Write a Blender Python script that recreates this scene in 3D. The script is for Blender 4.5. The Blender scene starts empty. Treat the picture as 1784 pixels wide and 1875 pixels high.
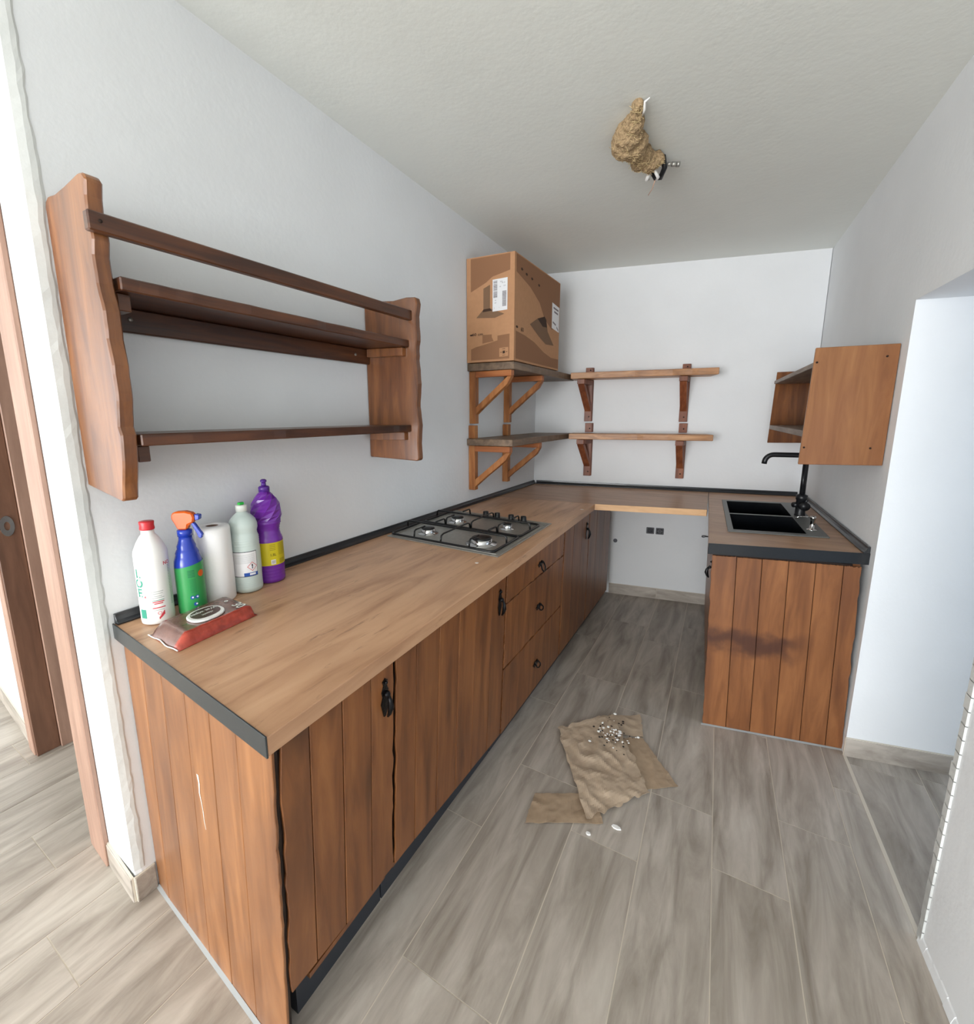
import bpy, bmesh, math, random
from mathutils import Vector, Matrix, noise
random.seed(7)
S = bpy.context.scene
COL = S.collection
PI = math.pi

# ---------------------------------------------------------------- camera
cam = bpy.data.cameras.new('camera'); camo = bpy.data.objects.new('camera', cam); COL.objects.link(camo)
F_PX, CX, CY = 820.84, 857.36, 905.54
cam.sensor_fit = 'HORIZONTAL'; cam.sensor_width = 36.0
cam.lens = F_PX * 36.0 / 1784
cam.shift_x = (892 - CX) / 1784; cam.shift_y = (CY - 937.5) / 1784
cam.clip_start = 0.02; cam.clip_end = 60
camo.matrix_world = (Matrix.Translation((1.461, -3.5266, 1.4629)) @ Matrix.Rotation(0.5401, 4, 'Z')
                     @ Matrix.Rotation(1.3959, 4, 'X') @ Matrix.Rotation(-0.005, 4, 'Z'))
S.camera = camo
# ---------------------------------------------------------------- light
S.view_settings.view_transform = 'Standard'; S.view_settings.look = 'None'
S.view_settings.exposure = 0.07; S.view_settings.gamma = 1.0
try: S.view_settings.use_curve_mapping = False
except Exception: pass
W = bpy.data.worlds.new('sky'); S.world = W; W.use_nodes = True
bg = W.node_tree.nodes['Background']; bg.inputs[0].default_value = (0.80, 0.90, 1.0, 1); bg.inputs[1].default_value = 1.6
def area(name, loc, rot, sx, sy, power, color):
    l = bpy.data.lights.new(name, 'AREA'); l.shape = 'RECTANGLE'; l.size = sx; l.size_y = sy
    l.energy = power; l.color = color
    o = bpy.data.objects.new(name, l); o.location = loc; o.rotation_euler = rot; COL.objects.link(o); return o
# daylight falling in through the balcony door behind the camera and through the window of the passage
area('balcony_daylight', (0.25, -9.42, 1.20), (math.radians(90), 0, 0), 4.1, 2.2, 430, (0.97, 0.985, 1.0))
area('living_room_window_daylight', (-3.42, -6.2, 1.35), (math.radians(90), 0, math.radians(-90)), 1.8, 1.5, 40, (0.97, 0.985, 1.0))
area('passage_daylight', (3.72, -1.75, 1.1), (math.radians(90), 0, math.radians(90)), 0.9, 1.2, 7, (0.62, 0.80, 1.0))
S.cycles.max_bounces = 10; S.cycles.diffuse_bounces = 6

# ---------------------------------------------------------------- materials
def lin(c):
    return tuple(((x/255.0)/12.92 if x/255.0 <= 0.04045 else ((x/255.0+0.055)/1.055)**2.4) for x in c) + (1.0,)
def mat(name):
    m = bpy.data.materials.new(name); m.use_nodes = True
    return m, m.node_tree, m.node_tree.nodes['Principled BSDF']
def N(nt, t, **k):
    n = nt.nodes.new(t)
    for a, b in k.items(): setattr(n, a, b)
    return n
def L(nt, a, b): nt.links.new(a, b)
def simple(name, rgb, rough=0.5, metal=0.0, bump=0.0, bscale=80, spec=0.5, coat=0.0, var=0.0, trans=0.0):
    m, nt, b = mat(name)
    b.inputs['Base Color'].default_value = lin(rgb); b.inputs['Roughness'].default_value = rough
    b.inputs['Metallic'].default_value = metal; b.inputs['Specular IOR Level'].default_value = spec
    b.inputs['Coat Weight'].default_value = coat; b.inputs['Transmission Weight'].default_value = trans
    if bump or var:
        tc = N(nt, 'ShaderNodeTexCoord'); no = N(nt, 'ShaderNodeTexNoise'); no.inputs['Scale'].default_value = bscale
        no.inputs['Detail'].default_value = 5
        L(nt, tc.outputs['Object'], no.inputs['Vector'])
        if bump:
            bu = N(nt, 'ShaderNodeBump'); bu.inputs['Strength'].default_value = bump; bu.inputs['Distance'].default_value = 0.004
            L(nt, no.outputs['Fac'], bu.inputs['Height']); L(nt, bu.outputs['Normal'], b.inputs['Normal'])
        if var:
            r = N(nt, 'ShaderNodeValToRGB'); c = lin(rgb)
            r.color_ramp.elements[0].position = 0.3; r.color_ramp.elements[1].position = 0.7
            r.color_ramp.elements[0].color = tuple(x*(1-var) for x in c[:3]) + (1,)
            r.color_ramp.elements[1].color = tuple(min(1, x*(1+var*.6)) for x in c[:3]) + (1,)
            L(nt, no.outputs['Fac'], r.inputs['Fac']); L(nt, r.outputs['Color'], b.inputs['Base Color'])
    return m
def plaster(name, rgb, mark=0.05):
    m, nt, b = mat(name)
    b.inputs['Roughness'].default_value = 0.85; b.inputs['Specular IOR Level'].default_value = 0.2
    tc = N(nt, 'ShaderNodeTexCoord')
    n1 = N(nt, 'ShaderNodeTexNoise'); n1.inputs['Scale'].default_value = 2.2; n1.inputs['Detail'].default_value = 6
    n2 = N(nt, 'ShaderNodeTexNoise'); n2.inputs['Scale'].default_value = 55; n2.inputs['Detail'].default_value = 4
    n3 = N(nt, 'ShaderNodeTexNoise'); n3.inputs['Scale'].default_value = 7; n3.inputs['Detail'].default_value = 3
    for n in (n1, n2, n3): L(nt, tc.outputs['Object'], n.inputs['Vector'])
    r = N(nt, 'ShaderNodeValToRGB'); c = lin(rgb)
    r.color_ramp.elements[0].position = 0.35; r.color_ramp.elements[1].position = 0.65
    r.color_ramp.elements[0].color = tuple(x*(1-mark) for x in c[:3]) + (1,); r.color_ramp.elements[1].color = c
    L(nt, n1.outputs['Fac'], r.inputs['Fac']); L(nt, r.outputs['Color'], b.inputs['Base Color'])
    ad = N(nt, 'ShaderNodeMath', operation='MULTIPLY_ADD'); ad.inputs[1].default_value = 0.35
    L(nt, n2.outputs['Fac'], ad.inputs[0]); L(nt, n3.outputs['Fac'], ad.inputs[2])
    bu = N(nt, 'ShaderNodeBump'); bu.inputs['Strength'].default_value = 0.30; bu.inputs['Distance'].default_value = 0.006
    L(nt, ad.outputs[0], bu.inputs['Height']); L(nt, bu.outputs['Normal'], b.inputs['Normal'])
    return m
def wood(name, stops, axis='Z', stretch=14, scale=3.0, rough=0.4, coat=0.0, patch=0.45, patch_rgb=(70, 34, 16), rnd=9.0, knots=0.0, bump=0.15, spec=0.5, pscale=2.6, streak=None, band=None):
    """stops: list of (position, rgb). grain runs along axis."""
    m, nt, b = mat(name)
    b.inputs['Roughness'].default_value = rough; b.inputs['Coat Weight'].default_value = coat; b.inputs['Coat Roughness'].default_value = 0.25
    b.inputs['Specular IOR Level'].default_value = spec
    tc = N(nt, 'ShaderNodeTexCoord'); oi = N(nt, 'ShaderNodeObjectInfo')
    mul = N(nt, 'ShaderNodeMath', operation='MULTIPLY'); mul.inputs[1].default_value = rnd * 7.3
    L(nt, oi.outputs['Random'], mul.inputs[0])
    add = N(nt, 'ShaderNodeVectorMath', operation='ADD'); L(nt, tc.outputs['Object'], add.inputs[0]); L(nt, mul.outputs[0], add.inputs[1])
    mp = N(nt, 'ShaderNodeMapping')
    sc = {'X': (1, stretch, stretch), 'Y': (stretch, 1, stretch), 'Z': (stretch, stretch, 1)}[axis]
    mp.inputs['Scale'].default_value = sc
    L(nt, add.outputs[0], mp.inputs['Vector'])
    g = N(nt, 'ShaderNodeTexNoise'); g.inputs['Scale'].default_value = scale; g.inputs['Detail'].default_value = 7; g.inputs['Roughness'].default_value = 0.6; g.inputs['Distortion'].default_value = 0.6
    L(nt, mp.outputs[0], g.inputs['Vector'])
    r = N(nt, 'ShaderNodeValToRGB')
    els = r.color_ramp.elements
    while len(els) < len(stops): els.new(0.5)
    for e, (p, c) in zip(els, stops): e.position = p; e.color = lin(c)
    L(nt, g.outputs['Fac'], r.inputs['Fac'])
    # soft darker stain patches that belong to the wood
    mp2 = N(nt, 'ShaderNodeMapping'); s2 = {'X': (.45, 1, 1), 'Y': (1, .45, 1), 'Z': (1, 1, .45)}[axis]; mp2.inputs['Scale'].default_value = s2
    L(nt, add.outputs[0], mp2.inputs['Vector'])
    p = N(nt, 'ShaderNodeTexNoise'); p.inputs['Scale'].default_value = pscale; p.inputs['Detail'].default_value = 4; p.inputs['Roughness'].default_value = 0.55
    L(nt, mp2.outputs[0], p.inputs['Vector'])
    pr = N(nt, 'ShaderNodeMapRange'); pr.inputs['From Min'].default_value = 0.50; pr.inputs['From Max'].default_value = 0.78; pr.inputs['To Max'].default_value = patch
    L(nt, p.outputs['Fac'], pr.inputs['Value'])
    mx = N(nt, 'ShaderNodeMix', data_type='RGBA'); mx.inputs['B'].default_value = lin(patch_rgb)
    L(nt, pr.outputs[0], mx.inputs['Factor']); L(nt, r.outputs['Color'], mx.inputs['A'])
    out = mx.outputs['Result']
    if knots:
        v = N(nt, 'ShaderNodeTexVoronoi'); v.inputs['Scale'].default_value = knots; v.inputs['Randomness'].default_value = 1.0
        mp3 = N(nt, 'ShaderNodeMapping'); mp3.inputs['Scale'].default_value = {'X': (.42, 1, 1), 'Y': (1, .42, 1), 'Z': (1, 1, .42)}[axis]
        L(nt, add.outputs[0], mp3.inputs['Vector']); L(nt, mp3.outputs[0], v.inputs['Vector'])
        kr = N(nt, 'ShaderNodeMapRange'); kr.inputs['From Min'].default_value = 0.11; kr.inputs['From Max'].default_value = 0.02; kr.inputs['To Max'].default_value = 0.7
        L(nt, v.outputs['Distance'], kr.inputs['Value'])
        m2 = N(nt, 'ShaderNodeMix', data_type='RGBA'); m2.inputs['B'].default_value = lin(tuple(int(x*.55) for x in stops[0][1]))
        L(nt, kr.outputs[0], m2.inputs['Factor']); L(nt, out, m2.inputs['A']); out = m2.outputs['Result']
    if band:      # a stained row of knots across the boards
        sx = N(nt, 'ShaderNodeSeparateXYZ'); L(nt, tc.outputs['Object'], sx.inputs[0])
        bn = N(nt, 'ShaderNodeTexNoise'); bn.inputs['Scale'].default_value = 9; bn.inputs['Detail'].default_value = 5; L(nt, tc.outputs['Object'], bn.inputs['Vector'])
        a1 = N(nt, 'ShaderNodeMath', operation='MULTIPLY_ADD'); a1.inputs[1].default_value = .22; L(nt, bn.outputs['Fac'], a1.inputs[0]); L(nt, sx.outputs['Z'], a1.inputs[2])
        a2 = N(nt, 'ShaderNodeMath', operation='SUBTRACT'); a2.inputs[1].default_value = band[0] + .11; L(nt, a1.outputs[0], a2.inputs[0])
        a3 = N(nt, 'ShaderNodeMath', operation='ABSOLUTE'); L(nt, a2.outputs[0], a3.inputs[0])
        a4 = N(nt, 'ShaderNodeMapRange'); a4.interpolation_type = 'SMOOTHSTEP'; a4.inputs['From Min'].default_value = band[1]; a4.inputs['From Max'].default_value = .004; a4.inputs['To Max'].default_value = .85; L(nt, a3.outputs[0], a4.inputs['Value'])
        a5 = N(nt, 'ShaderNodeMapRange'); a5.inputs['From Min'].default_value = band[2] + .08; a5.inputs['From Max'].default_value = band[2] - .04; L(nt, sx.outputs['X'], a5.inputs['Value'])
        a6 = N(nt, 'ShaderNodeMath', operation='MULTIPLY'); L(nt, a4.outputs[0], a6.inputs[0]); L(nt, a5.outputs[0], a6.inputs[1])
        m5 = N(nt, 'ShaderNodeMix', data_type='RGBA'); m5.inputs['B'].default_value = lin((66, 38, 30)); L(nt, a6.outputs[0], m5.inputs['Factor']); L(nt, out, m5.inputs['A']); out = m5.outputs['Result']
    if streak:
        mp4 = N(nt, 'ShaderNodeMapping'); mp4.inputs['Scale'].default_value = {'X': (1, 9, 9), 'Y': (9, 1, 9), 'Z': (9, 9, 1)}[axis]; mp4.inputs['Location'].default_value = (3.1, 7.7, 1.3)
        sn = N(nt, 'ShaderNodeTexNoise'); sn.inputs['Scale'].default_value = 4.2; sn.inputs['Detail'].default_value = 8; sn.inputs['Roughness'].default_value = .7; sn.inputs['Distortion'].default_value = .5
        L(nt, add.outputs[0], mp4.inputs['Vector']); L(nt, mp4.outputs[0], sn.inputs['Vector'])
        sr = N(nt, 'ShaderNodeMapRange'); sr.inputs['From Min'].default_value = .60; sr.inputs['From Max'].default_value = .70; sr.inputs['To Max'].default_value = .75
        L(nt, sn.outputs['Fac'], sr.inputs['Value'])
        m3 = N(nt, 'ShaderNodeMix', data_type='RGBA'); m3.inputs['B'].default_value = lin(streak)
        L(nt, sr.outputs[0], m3.inputs['Factor']); L(nt, out, m3.inputs['A']); out = m3.outputs['Result']
    L(nt, out, b.inputs['Base Color'])
    if bump:
        bu = N(nt, 'ShaderNodeBump'); bu.inputs['Strength'].default_value = bump; bu.inputs['Distance'].default_value = 0.002
        L(nt, g.outputs['Fac'], bu.inputs['Height']); L(nt, bu.outputs['Normal'], b.inputs['Normal'])
    return m
M = {}
M['wall'] = plaster('white_plaster', (228, 230, 232))
M['ceil'] = plaster('ceiling_plaster', (230, 233, 229), 0.03)
M['rough_plaster'] = plaster('raw_plaster_edge', (214, 216, 214), 0.25)
M['grout'] = simple('floor_grout', (205, 196, 182), 0.9)
FL = [(0.28, (132, 122, 112)), (0.44, (160, 151, 141)), (0.58, (180, 171, 161)), (0.75, (198, 191, 181))]
M['floor'] = wood('oak_look_tile', FL, 'Y', 7, 2.4, 0.42, 0, 0.28, (120, 110, 98), 9, 3.1, 0.10, 0.45, 2.2)
M['floorx'] = wood('oak_look_skirting', FL, 'X', 7, 2.4, 0.42, 0, 0.28, (120, 110, 98), 9, 0, 0.10, 0.45)
M['stain'] = wood('walnut_stained_pine', [(0.25, (88, 50, 26)), (0.45, (122, 74, 40)), (0.62, (142, 90, 50)), (0.8, (160, 106, 62))], 'Z', 9, 2.2, 0.42, 0.15, 0.7, (74, 44, 28), 9, 2.2, 0.2)
M['stain_lit'] = wood('walnut_stained_pine_lit', [(0.25, (102, 62, 34)), (0.45, (130, 84, 48)), (0.62, (150, 100, 60)), (0.8, (164, 114, 70))], 'Z', 9, 2.2, 0.40, 0.15, 0.75, (92, 60, 44), 9, 2.2, 0.2)  # same stain as the fronts, lightened in colour for daylight on the end panel
M['stainR'] = wood('walnut_stained_pine_knot_row', [(0.25, (98, 58, 33)), (0.45, (122, 76, 43)), (0.62, (140, 90, 53)), (0.8, (154, 103, 61))], 'Z', 9, 2.2, 0.40, 0.15, 0.7, (92, 56, 40), 9, 2.2, 0.2, band=(.44, .075, .05))
M['stainD'] = wood('dark_stained_pine', [(0.25, (46, 24, 14)), (0.45, (72, 40, 23)), (0.65, (98, 57, 32)), (0.82, (122, 76, 44))], 'Y', 12, 2.6, 0.34, 0.25, 0.6, (38, 22, 14), 9, 1.6, 0.2)
M['stainDz'] = wood('dark_stained_pine_upright', [(0.25, (84, 46, 22)), (0.45, (118, 70, 36)), (0.65, (146, 92, 48)), (0.82, (168, 112, 62))], 'Z', 10, 2.6, 0.30, 0.5, 0.6, (70, 38, 20), 9, 1.6, 0.2)
M['bracket'] = wood('honey_stained_pine', [(0.25, (120, 68, 28)), (0.5, (166, 104, 54)), (0.75, (194, 138, 84))], 'Z', 8, 3, 0.5, 0.05, 0.5, (88, 48, 22), 9, 0, 0.2)
M['bracketD'] = wood('red_brown_stained_pine', [(0.25, (92, 46, 26)), (0.5, (120, 64, 36)), (0.75, (150, 90, 56))], 'Z', 8, 3, 0.5, 0.05, 0.3, (70, 36, 22), 9, 0, 0.2)
M['board'] = wood('honey_shelf_board', [(0.25, (122, 84, 52)), (0.5, (176, 124, 78)), (0.75, (206, 158, 108))], 'X', 9, 3, 0.45, 0.05, 0.5, (110, 66, 38), 9, 2, 0.25)
M['boardG'] = wood('grey_brown_shelf_board', [(0.25, (78, 62, 48)), (0.5, (116, 94, 74)), (0.75, (146, 120, 96))], 'Y', 9, 3, 0.5, 0.0, 0.5, (64, 50, 40), 9, 2, 0.25)
WT = [(0.22, (140, 100, 74)), (0.36, (178, 136, 104)), (0.55, (200, 158, 124)), (0.8, (210, 170, 136))]
M['topY'] = wood('rustic_oak_laminate', WT, 'Y', 7, 2.2, 0.38, 0.0, 0.45, (140, 100, 74), 3, 2.6, 0.04, 0.5, 1.8, (98, 68, 50))
M['topX'] = wood('rustic_oak_laminate_cross', [(p, tuple(int(x*.92) for x in c)) for p, c in WT], 'X', 7, 2.2, 0.38, 0.0, 0.45, (130, 94, 70), 3, 2.6, 0.04, 0.5, 1.8, (98, 68, 50))
M['pine'] = wood('pale_edge_banding', [(0.3, (205, 160, 116)), (0.7, (226, 184, 138))], 'X', 8, 3, 0.5, 0, 0.2, (190, 140, 95), 3, 0, 0.03)
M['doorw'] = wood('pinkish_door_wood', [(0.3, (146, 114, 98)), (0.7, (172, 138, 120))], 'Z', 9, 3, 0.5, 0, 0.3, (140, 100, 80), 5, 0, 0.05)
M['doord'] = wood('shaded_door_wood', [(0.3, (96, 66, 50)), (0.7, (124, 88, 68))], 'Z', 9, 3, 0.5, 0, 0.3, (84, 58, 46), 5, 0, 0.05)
M['blackprofile'] = simple('black_plastic_profile', (30, 33, 37), 0.32, 0, 0, 80, 0.5, 0.2)
M['greyprofile'] = simple('anthracite_edge_profile', (52, 56, 58), 0.30, 0.3, 0, 80, 0.6)
M['iron'] = simple('black_iron', (22, 22, 24), 0.28, 0.6, 0.3, 160)
M['matteblack'] = simple('matte_black_metal', (28, 29, 32), 0.38, 0.2)
M['kick'] = simple('dark_plinth', (52, 56, 64), 0.6)
M['steel'] = simple('brushed_steel', (170, 168, 162), 0.42, 0.7, 0.03, 60, 0.5, 0, 0.12)
M['chrome'] = simple('chrome', (215, 215, 215), 0.12, 1.0)
M['enamel'] = simple('black_enamel', (14, 14, 15), 0.3)
M['sinkrim'] = simple('grey_sink_rim', (112, 114, 112), 0.45, 0.3)
M['sinkbowl'] = simple('black_composite_bowl', (10, 13, 18), 0.22, 0, 0, 80, 0.5)
M['card'] = simple('corrugated_cardboard', (186, 140, 104), 0.8, 0, 0.1, 40, 0.2, 0, 0.05)
M['cardD'] = simple('printed_brown_ink', (146, 106, 78), 0.8, spec=0.2)
M['cardDD'] = simple('printed_dark_ink_and_hole_shade', (70, 52, 42), 0.8, spec=0.2)
M['cardM'] = simple('printed_mid_ink', (128, 100, 78), 0.8, spec=0.2)
M['paperw'] = simple('white_label', (232, 232, 234), 0.6)
M['ink'] = simple('grey_barcode_ink', (120, 112, 116), 0.7)
M['inkd'] = simple('dark_ink', (40, 40, 52), 0.7)
M['kraft'] = simple('crumpled_kraft_paper', (184, 164, 142), 0.75, 0, 0.35, 30, 0.3, 0, 0.12)
M['kraft2'] = simple('brown_kraft_paper', (168, 146, 122), 0.75, 0, 0.3, 30, 0.3, 0, 0.12)
M['mud'] = simple('mud_and_straw', (168, 144, 112), 0.95, 0, 1.0, 120, 0.1, 0, 0.35)
M['straw'] = simple('dry_straw', (206, 184, 140), 0.9)
M['white_pl'] = simple('white_plastic', (238, 238, 236), 0.35)
M['offwhite'] = simple('offwhite_plastic', (226, 230, 224), 0.35)
M['red'] = simple('red_plastic', (200, 44, 52), 0.35)
M['redink'] = simple('red_ink', (206, 60, 72), 0.5)
M['pinkink'] = simple('pink_ink', (226, 130, 140), 0.5)
M['greenink'] = simple('green_ink', (40, 140, 116), 0.5)
M['greylines'] = simple('pale_grey_print', (170, 176, 172), 0.6)
M['blue'] = simple('blue_plastic', (28, 58, 168), 0.2, spec=0.6)
M['green'] = simple('green_sleeve', (50, 148, 80), 0.32)
M['greend'] = simple('dark_green_print', (26, 104, 72), 0.4)
M['orange'] = simple('orange_plastic', (216, 94, 24), 0.35)
M['limegreen'] = simple('bright_green_plastic', (40, 190, 70), 0.4)
M['tissue'] = simple('white_kitchen_paper', (240, 240, 240), 0.35, 0, 0.15, 90, 0.5, 0.3)
M['core'] = simple('cardboard_core', (120, 96, 84), 0.9)
M['greypl'] = simple('pale_grey_green_plastic', (198, 212, 208), 0.35)
M['purple'] = simple('purple_plastic', (110, 42, 156), 0.22, spec=0.6)
M['purpled'] = simple('violet_cap_plastic', (78, 34, 132), 0.3)
M['yellow'] = simple('yellow_label', (206, 190, 30), 0.4)
M['olive'] = simple('olive_print', (120, 108, 20), 0.5)
M['bluelab'] = simple('blue_label', (38, 84, 168), 0.4)
M['brownfoil'] = simple('brown_glossy_foil', (120, 84, 74), 0.25, 0.1, 0.3, 45, 0.6, 0.3, 0.25)
M['redfoil'] = simple('red_glossy_foil', (176, 66, 48), 0.25, 0.1, 0.35, 60, 0.6, 0.3, 0.3)
M['brownlid'] = simple('dark_brown_lid_print', (78, 54, 52), 0.35)
M['darkvoid'] = simple('dark_appliance', (16, 16, 24), 0.5)
M['whitespot'] = simple('white_paint_spot', (224, 214, 206), 0.7)
M['screw'] = simple('dark_screw', (40, 28, 22), 0.5, 0.5)
M['socketgrey'] = simple('grey_socket_box', (96, 98, 104), 0.6)
M['silicone'] = simple('grey_silicone', (150, 152, 152), 0.5)
M['seed'] = simple('dark_droppings', (40, 30, 26), 0.8)
M['copperw'] = simple('bare_wire', (214, 168, 140), 0.5)

# ---------------------------------------------------------------- mesh helpers
class MB:
    def __init__(s): s.v = []; s.f = []; s.m = []; s.sm = []
    def add(s, vs, fs, mi=0, smooth=False):
        o = len(s.v); s.v += [tuple(v) for v in vs]
        for f in fs: s.f.append([i + o for i in f]); s.m.append(mi); s.sm.append(smooth)
        return s
    def hexa(s, p, mi=0):   # 8 corners: bottom ring 0-3, top ring 4-7
        return s.add(p, [(3, 2, 1, 0), (4, 5, 6, 7), (0, 1, 5, 4), (1, 2, 6, 5), (2, 3, 7, 6), (3, 0, 4, 7)], mi)
    def box(s, a, b, mi=0, fn=None):
        x0, y0, z0 = a; x1, y1, z1 = b
        p = [(x0, y0, z0), (x1, y0, z0), (x1, y1, z0), (x0, y1, z0), (x0, y0, z1), (x1, y0, z1), (x1, y1, z1), (x0, y1, z1)]
        if fn: p = [fn(*q) for q in p]
        return s.hexa(p, mi)
    def prism(s, pts, fn, w0, w1, mi=0, smooth=False):   # outline (u,v) list, fn(u,v,w)->xyz
        n = len(pts)
        vs = [fn(u, v, w0) for u, v in pts] + [fn(u, v, w1) for u, v in pts]
        fs = [tuple(range(n - 1, -1, -1)), tuple(range(n, 2 * n))] + [(i, (i + 1) % n, n + (i + 1) % n, n + i) for i in range(n)]
        return s.add(vs, fs, mi, smooth)
    def ring(s, outer, inner, fn, w0, w1, mi=0):
        n = len(outer)
        vs = [fn(u, v, w0) for u, v in outer] + [fn(u, v, w0) for u, v in inner] + [fn(u, v, w1) for u, v in outer] + [fn(u, v, w1) for u, v in inner]
        fs = []
        for i in range(n):
            j = (i + 1) % n
            fs += [(i, n + i, n + j, j), (2*n+i, 2*n+j, 3*n+j, 3*n+i), (i, j, 2*n+j, 2*n+i), (n+i, 3*n+i, 3*n+j, n+j)]
        return s.add(vs, fs, mi)
    def lathe(s, prof, c=(0, 0, 0), n=24, mi=0, smooth=True, fn=None, phase=0.0, closed=False):
        vs = []; m = len(prof)
        for k, (r, z) in enumerate(prof):
            for i in range(n):
                a = 2 * PI * (i + phase * k) / n
                vs.append((c[0] + r * math.cos(a), c[1] + r * math.sin(a), c[2] + z))
        fs = [(k*n+i, k*n+(i+1) % n, (k+1)*n+(i+1) % n, (k+1)*n+i) for k in range(m-1) for i in range(n)]
        if closed: fs += [((m-1)*n+i, (m-1)*n+(i+1) % n, (i+1) % n, i) for i in range(n)]
        else:
            fs.append(tuple(range(n-1, -1, -1))); fs.append(tuple((m-1)*n+i for i in range(n)))
        if fn: vs = [fn(*v) for v in vs]
        return s.add(vs, fs, mi, smooth)
    def tube(s, path, r, n=8, mi=0, closed=False, smooth=True):
        P = [Vector(p) for p in path]; m = len(P); rr = r if isinstance(r, (list, tuple)) else [r] * m
        vs = []; up = None
        for i in range(m):
            a = P[(i - 1) % m] if (closed or i > 0) else P[i]; b = P[(i + 1) % m] if (closed or i < m - 1) else P[i]
            t = (b - a).normalized()
            if up is None:
                up = Vector((0, 0, 1)) if abs(t.z) < 0.9 else Vector((1, 0, 0))
            x = t.cross(up)
            if x.length < 1e-6: x = t.cross(Vector((0, 1, 0)))
            x.normalize(); y = x.cross(t).normalized(); up = y
            for k in range(n):
                q = 2 * PI * k / n; vs.append(P[i] + x * (rr[i] * math.cos(q)) + y * (rr[i] * math.sin(q)))
        fs = [(i*n+k, i*n+(k+1) % n, ((i+1) % m)*n+(k+1) % n, ((i+1) % m)*n+k) for i in range(m if closed else m-1) for k in range(n)]
        if not closed: fs.append(tuple(range(n-1, -1, -1))); fs.append(tuple((m-1)*n+k for k in range(n)))
        return s.add(vs, fs, mi, smooth)
    def ball(s, c, r, n=12, m=8, mi=0, sc=(1, 1, 1)):
        prof = [(max(1e-4, math.sin(PI * k / m)) * r, -math.cos(PI * k / m) * r) for k in range(m + 1)]
        return s.lathe(prof, (0, 0, 0), n, mi, True, fn=lambda x, y, z: (c[0] + x*sc[0], c[1] + y*sc[1], c[2] + z*sc[2]))
    def build(s, name, mats, parent=None, bevel=0.0, origin=None, label=None, stuff=False, recalc=True):
        if not isinstance(mats, (list, tuple)): mats = [mats]
        if parent is not None: org = Vector(parent['_w'])
        elif origin is not None: org = Vector(origin)
        else: org = Vector((0, 0, 0))
        me = bpy.data.meshes.new(name)
        me.from_pydata([tuple(Vector(v) - org) for v in s.v], [], s.f)
        for m_ in mats: me.materials.append(M[m_] if isinstance(m_, str) else m_)
        for p, mi, sm in zip(me.polygons, s.m, s.sm): p.material_index = mi; p.use_smooth = sm
        if recalc or bevel:
            bm = bmesh.new(); bm.from_mesh(me)
            bmesh.ops.recalc_face_normals(bm, faces=bm.faces)
            if bevel:
                ed = [e for e in bm.edges if len(e.link_faces) == 2 and e.calc_face_angle(0) > 0.6]
                bmesh.ops.bevel(bm, geom=ed, offset=bevel, segments=1, affect='EDGES', clamp_overlap=True)
            bm.to_mesh(me); bm.free()
        o = bpy.data.objects.new(name, me); COL.objects.link(o)
        if parent is not None: o.parent = parent
        else: o.location = org
        o['_w'] = tuple(org)
        if label: o['label'] = label
        if stuff: o['kind'] = 'stuff'
        return o
def tag(o, label, cat, group=None):
    o['label'] = label; o['category'] = cat
    if group: o['group'] = group
    return o
def thing(name, loc, label, cat, group=None):
    o = bpy.data.objects.new(name, None); o.empty_display_size = 0.05; COL.objects.link(o)
    o.location = loc; o['_w'] = tuple(loc)
    return tag(o, label, cat, group)
def struct(o): o['kind'] = 'structure'; return o
def wav(n, amp, seed, rough=1.0):
    return [amp * (noise.noise(Vector((i * 0.55 * rough, seed * 3.7, 0))) + 0.6 * noise.noise(Vector((i * 1.4 * rough, seed * 5.1, 4)))) for i in range(n)]
def rect(u0, v0, u1, v1, wavy='', amp=0.004, seed=0, n=22, rough=1.0):
    """outline of a board; wavy lists the live edges among L R B T"""
    P = []
    def edge(a, b, code, nx, ny, sd):
        k = n if code in wavy else 1
        w = wav(k + 1, amp, sd, rough) if code in wavy else [0, 0]
        for i in range(k):
            t = i / k; d = w[i] if 0 < i else 0
            P.append((a[0] + (b[0]-a[0])*t + nx*d, a[1] + (b[1]-a[1])*t + ny*d))
    edge((u0, v0), (u1, v0), 'B', 0, 1, seed + 1); edge((u1, v0), (u1, v1), 'R', 1, 0, seed + 2)
    edge((u1, v1), (u0, v1), 'T', 0, 1, seed + 3); edge((u0, v1), (u0, v0), 'L', 1, 0, seed + 4)
    return P
_tx = {}
def text_geo(txt, size, bold=0.0):
    k = (txt, size, bold)
    if k in _tx: return _tx[k]
    c = bpy.data.curves.new('t', 'FONT'); c.body = txt; c.size = size; c.align_x = 'CENTER'; c.align_y = 'CENTER'; c.offset = bold; c.resolution_u = 3
    o = bpy.data.objects.new('t', c); COL.objects.link(o)
    dg = bpy.context.evaluated_depsgraph_get(); me = bpy.data.meshes.new_from_object(o.evaluated_get(dg))
    r = ([tuple(v.co[:2]) for v in me.vertices], [tuple(p.vertices) for p in me.polygons])
    COL.objects.unlink(o); bpy.data.objects.remove(o); bpy.data.curves.remove(c); bpy.data.meshes.remove(me)
    _tx[k] = r; return r
def add_text(mb, txt, size, fn, mi=0, rot=0.0, bold=0.0):
    vs, fs = text_geo(txt, size, bold); c, s_ = math.cos(rot), math.sin(rot)
    mb.add([fn(u*c - v*s_, u*s_ + v*c) for u, v in vs], fs, mi)
def slab_hole(mb, Q, H, z0, z1, mi=0):
    """slab over quad Q with a quad hole H (both 4 (x,y) ccw)"""
    mb.ring(Q, H, lambda u, v, w: (u, v, w), z0, z1, mi)

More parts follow.
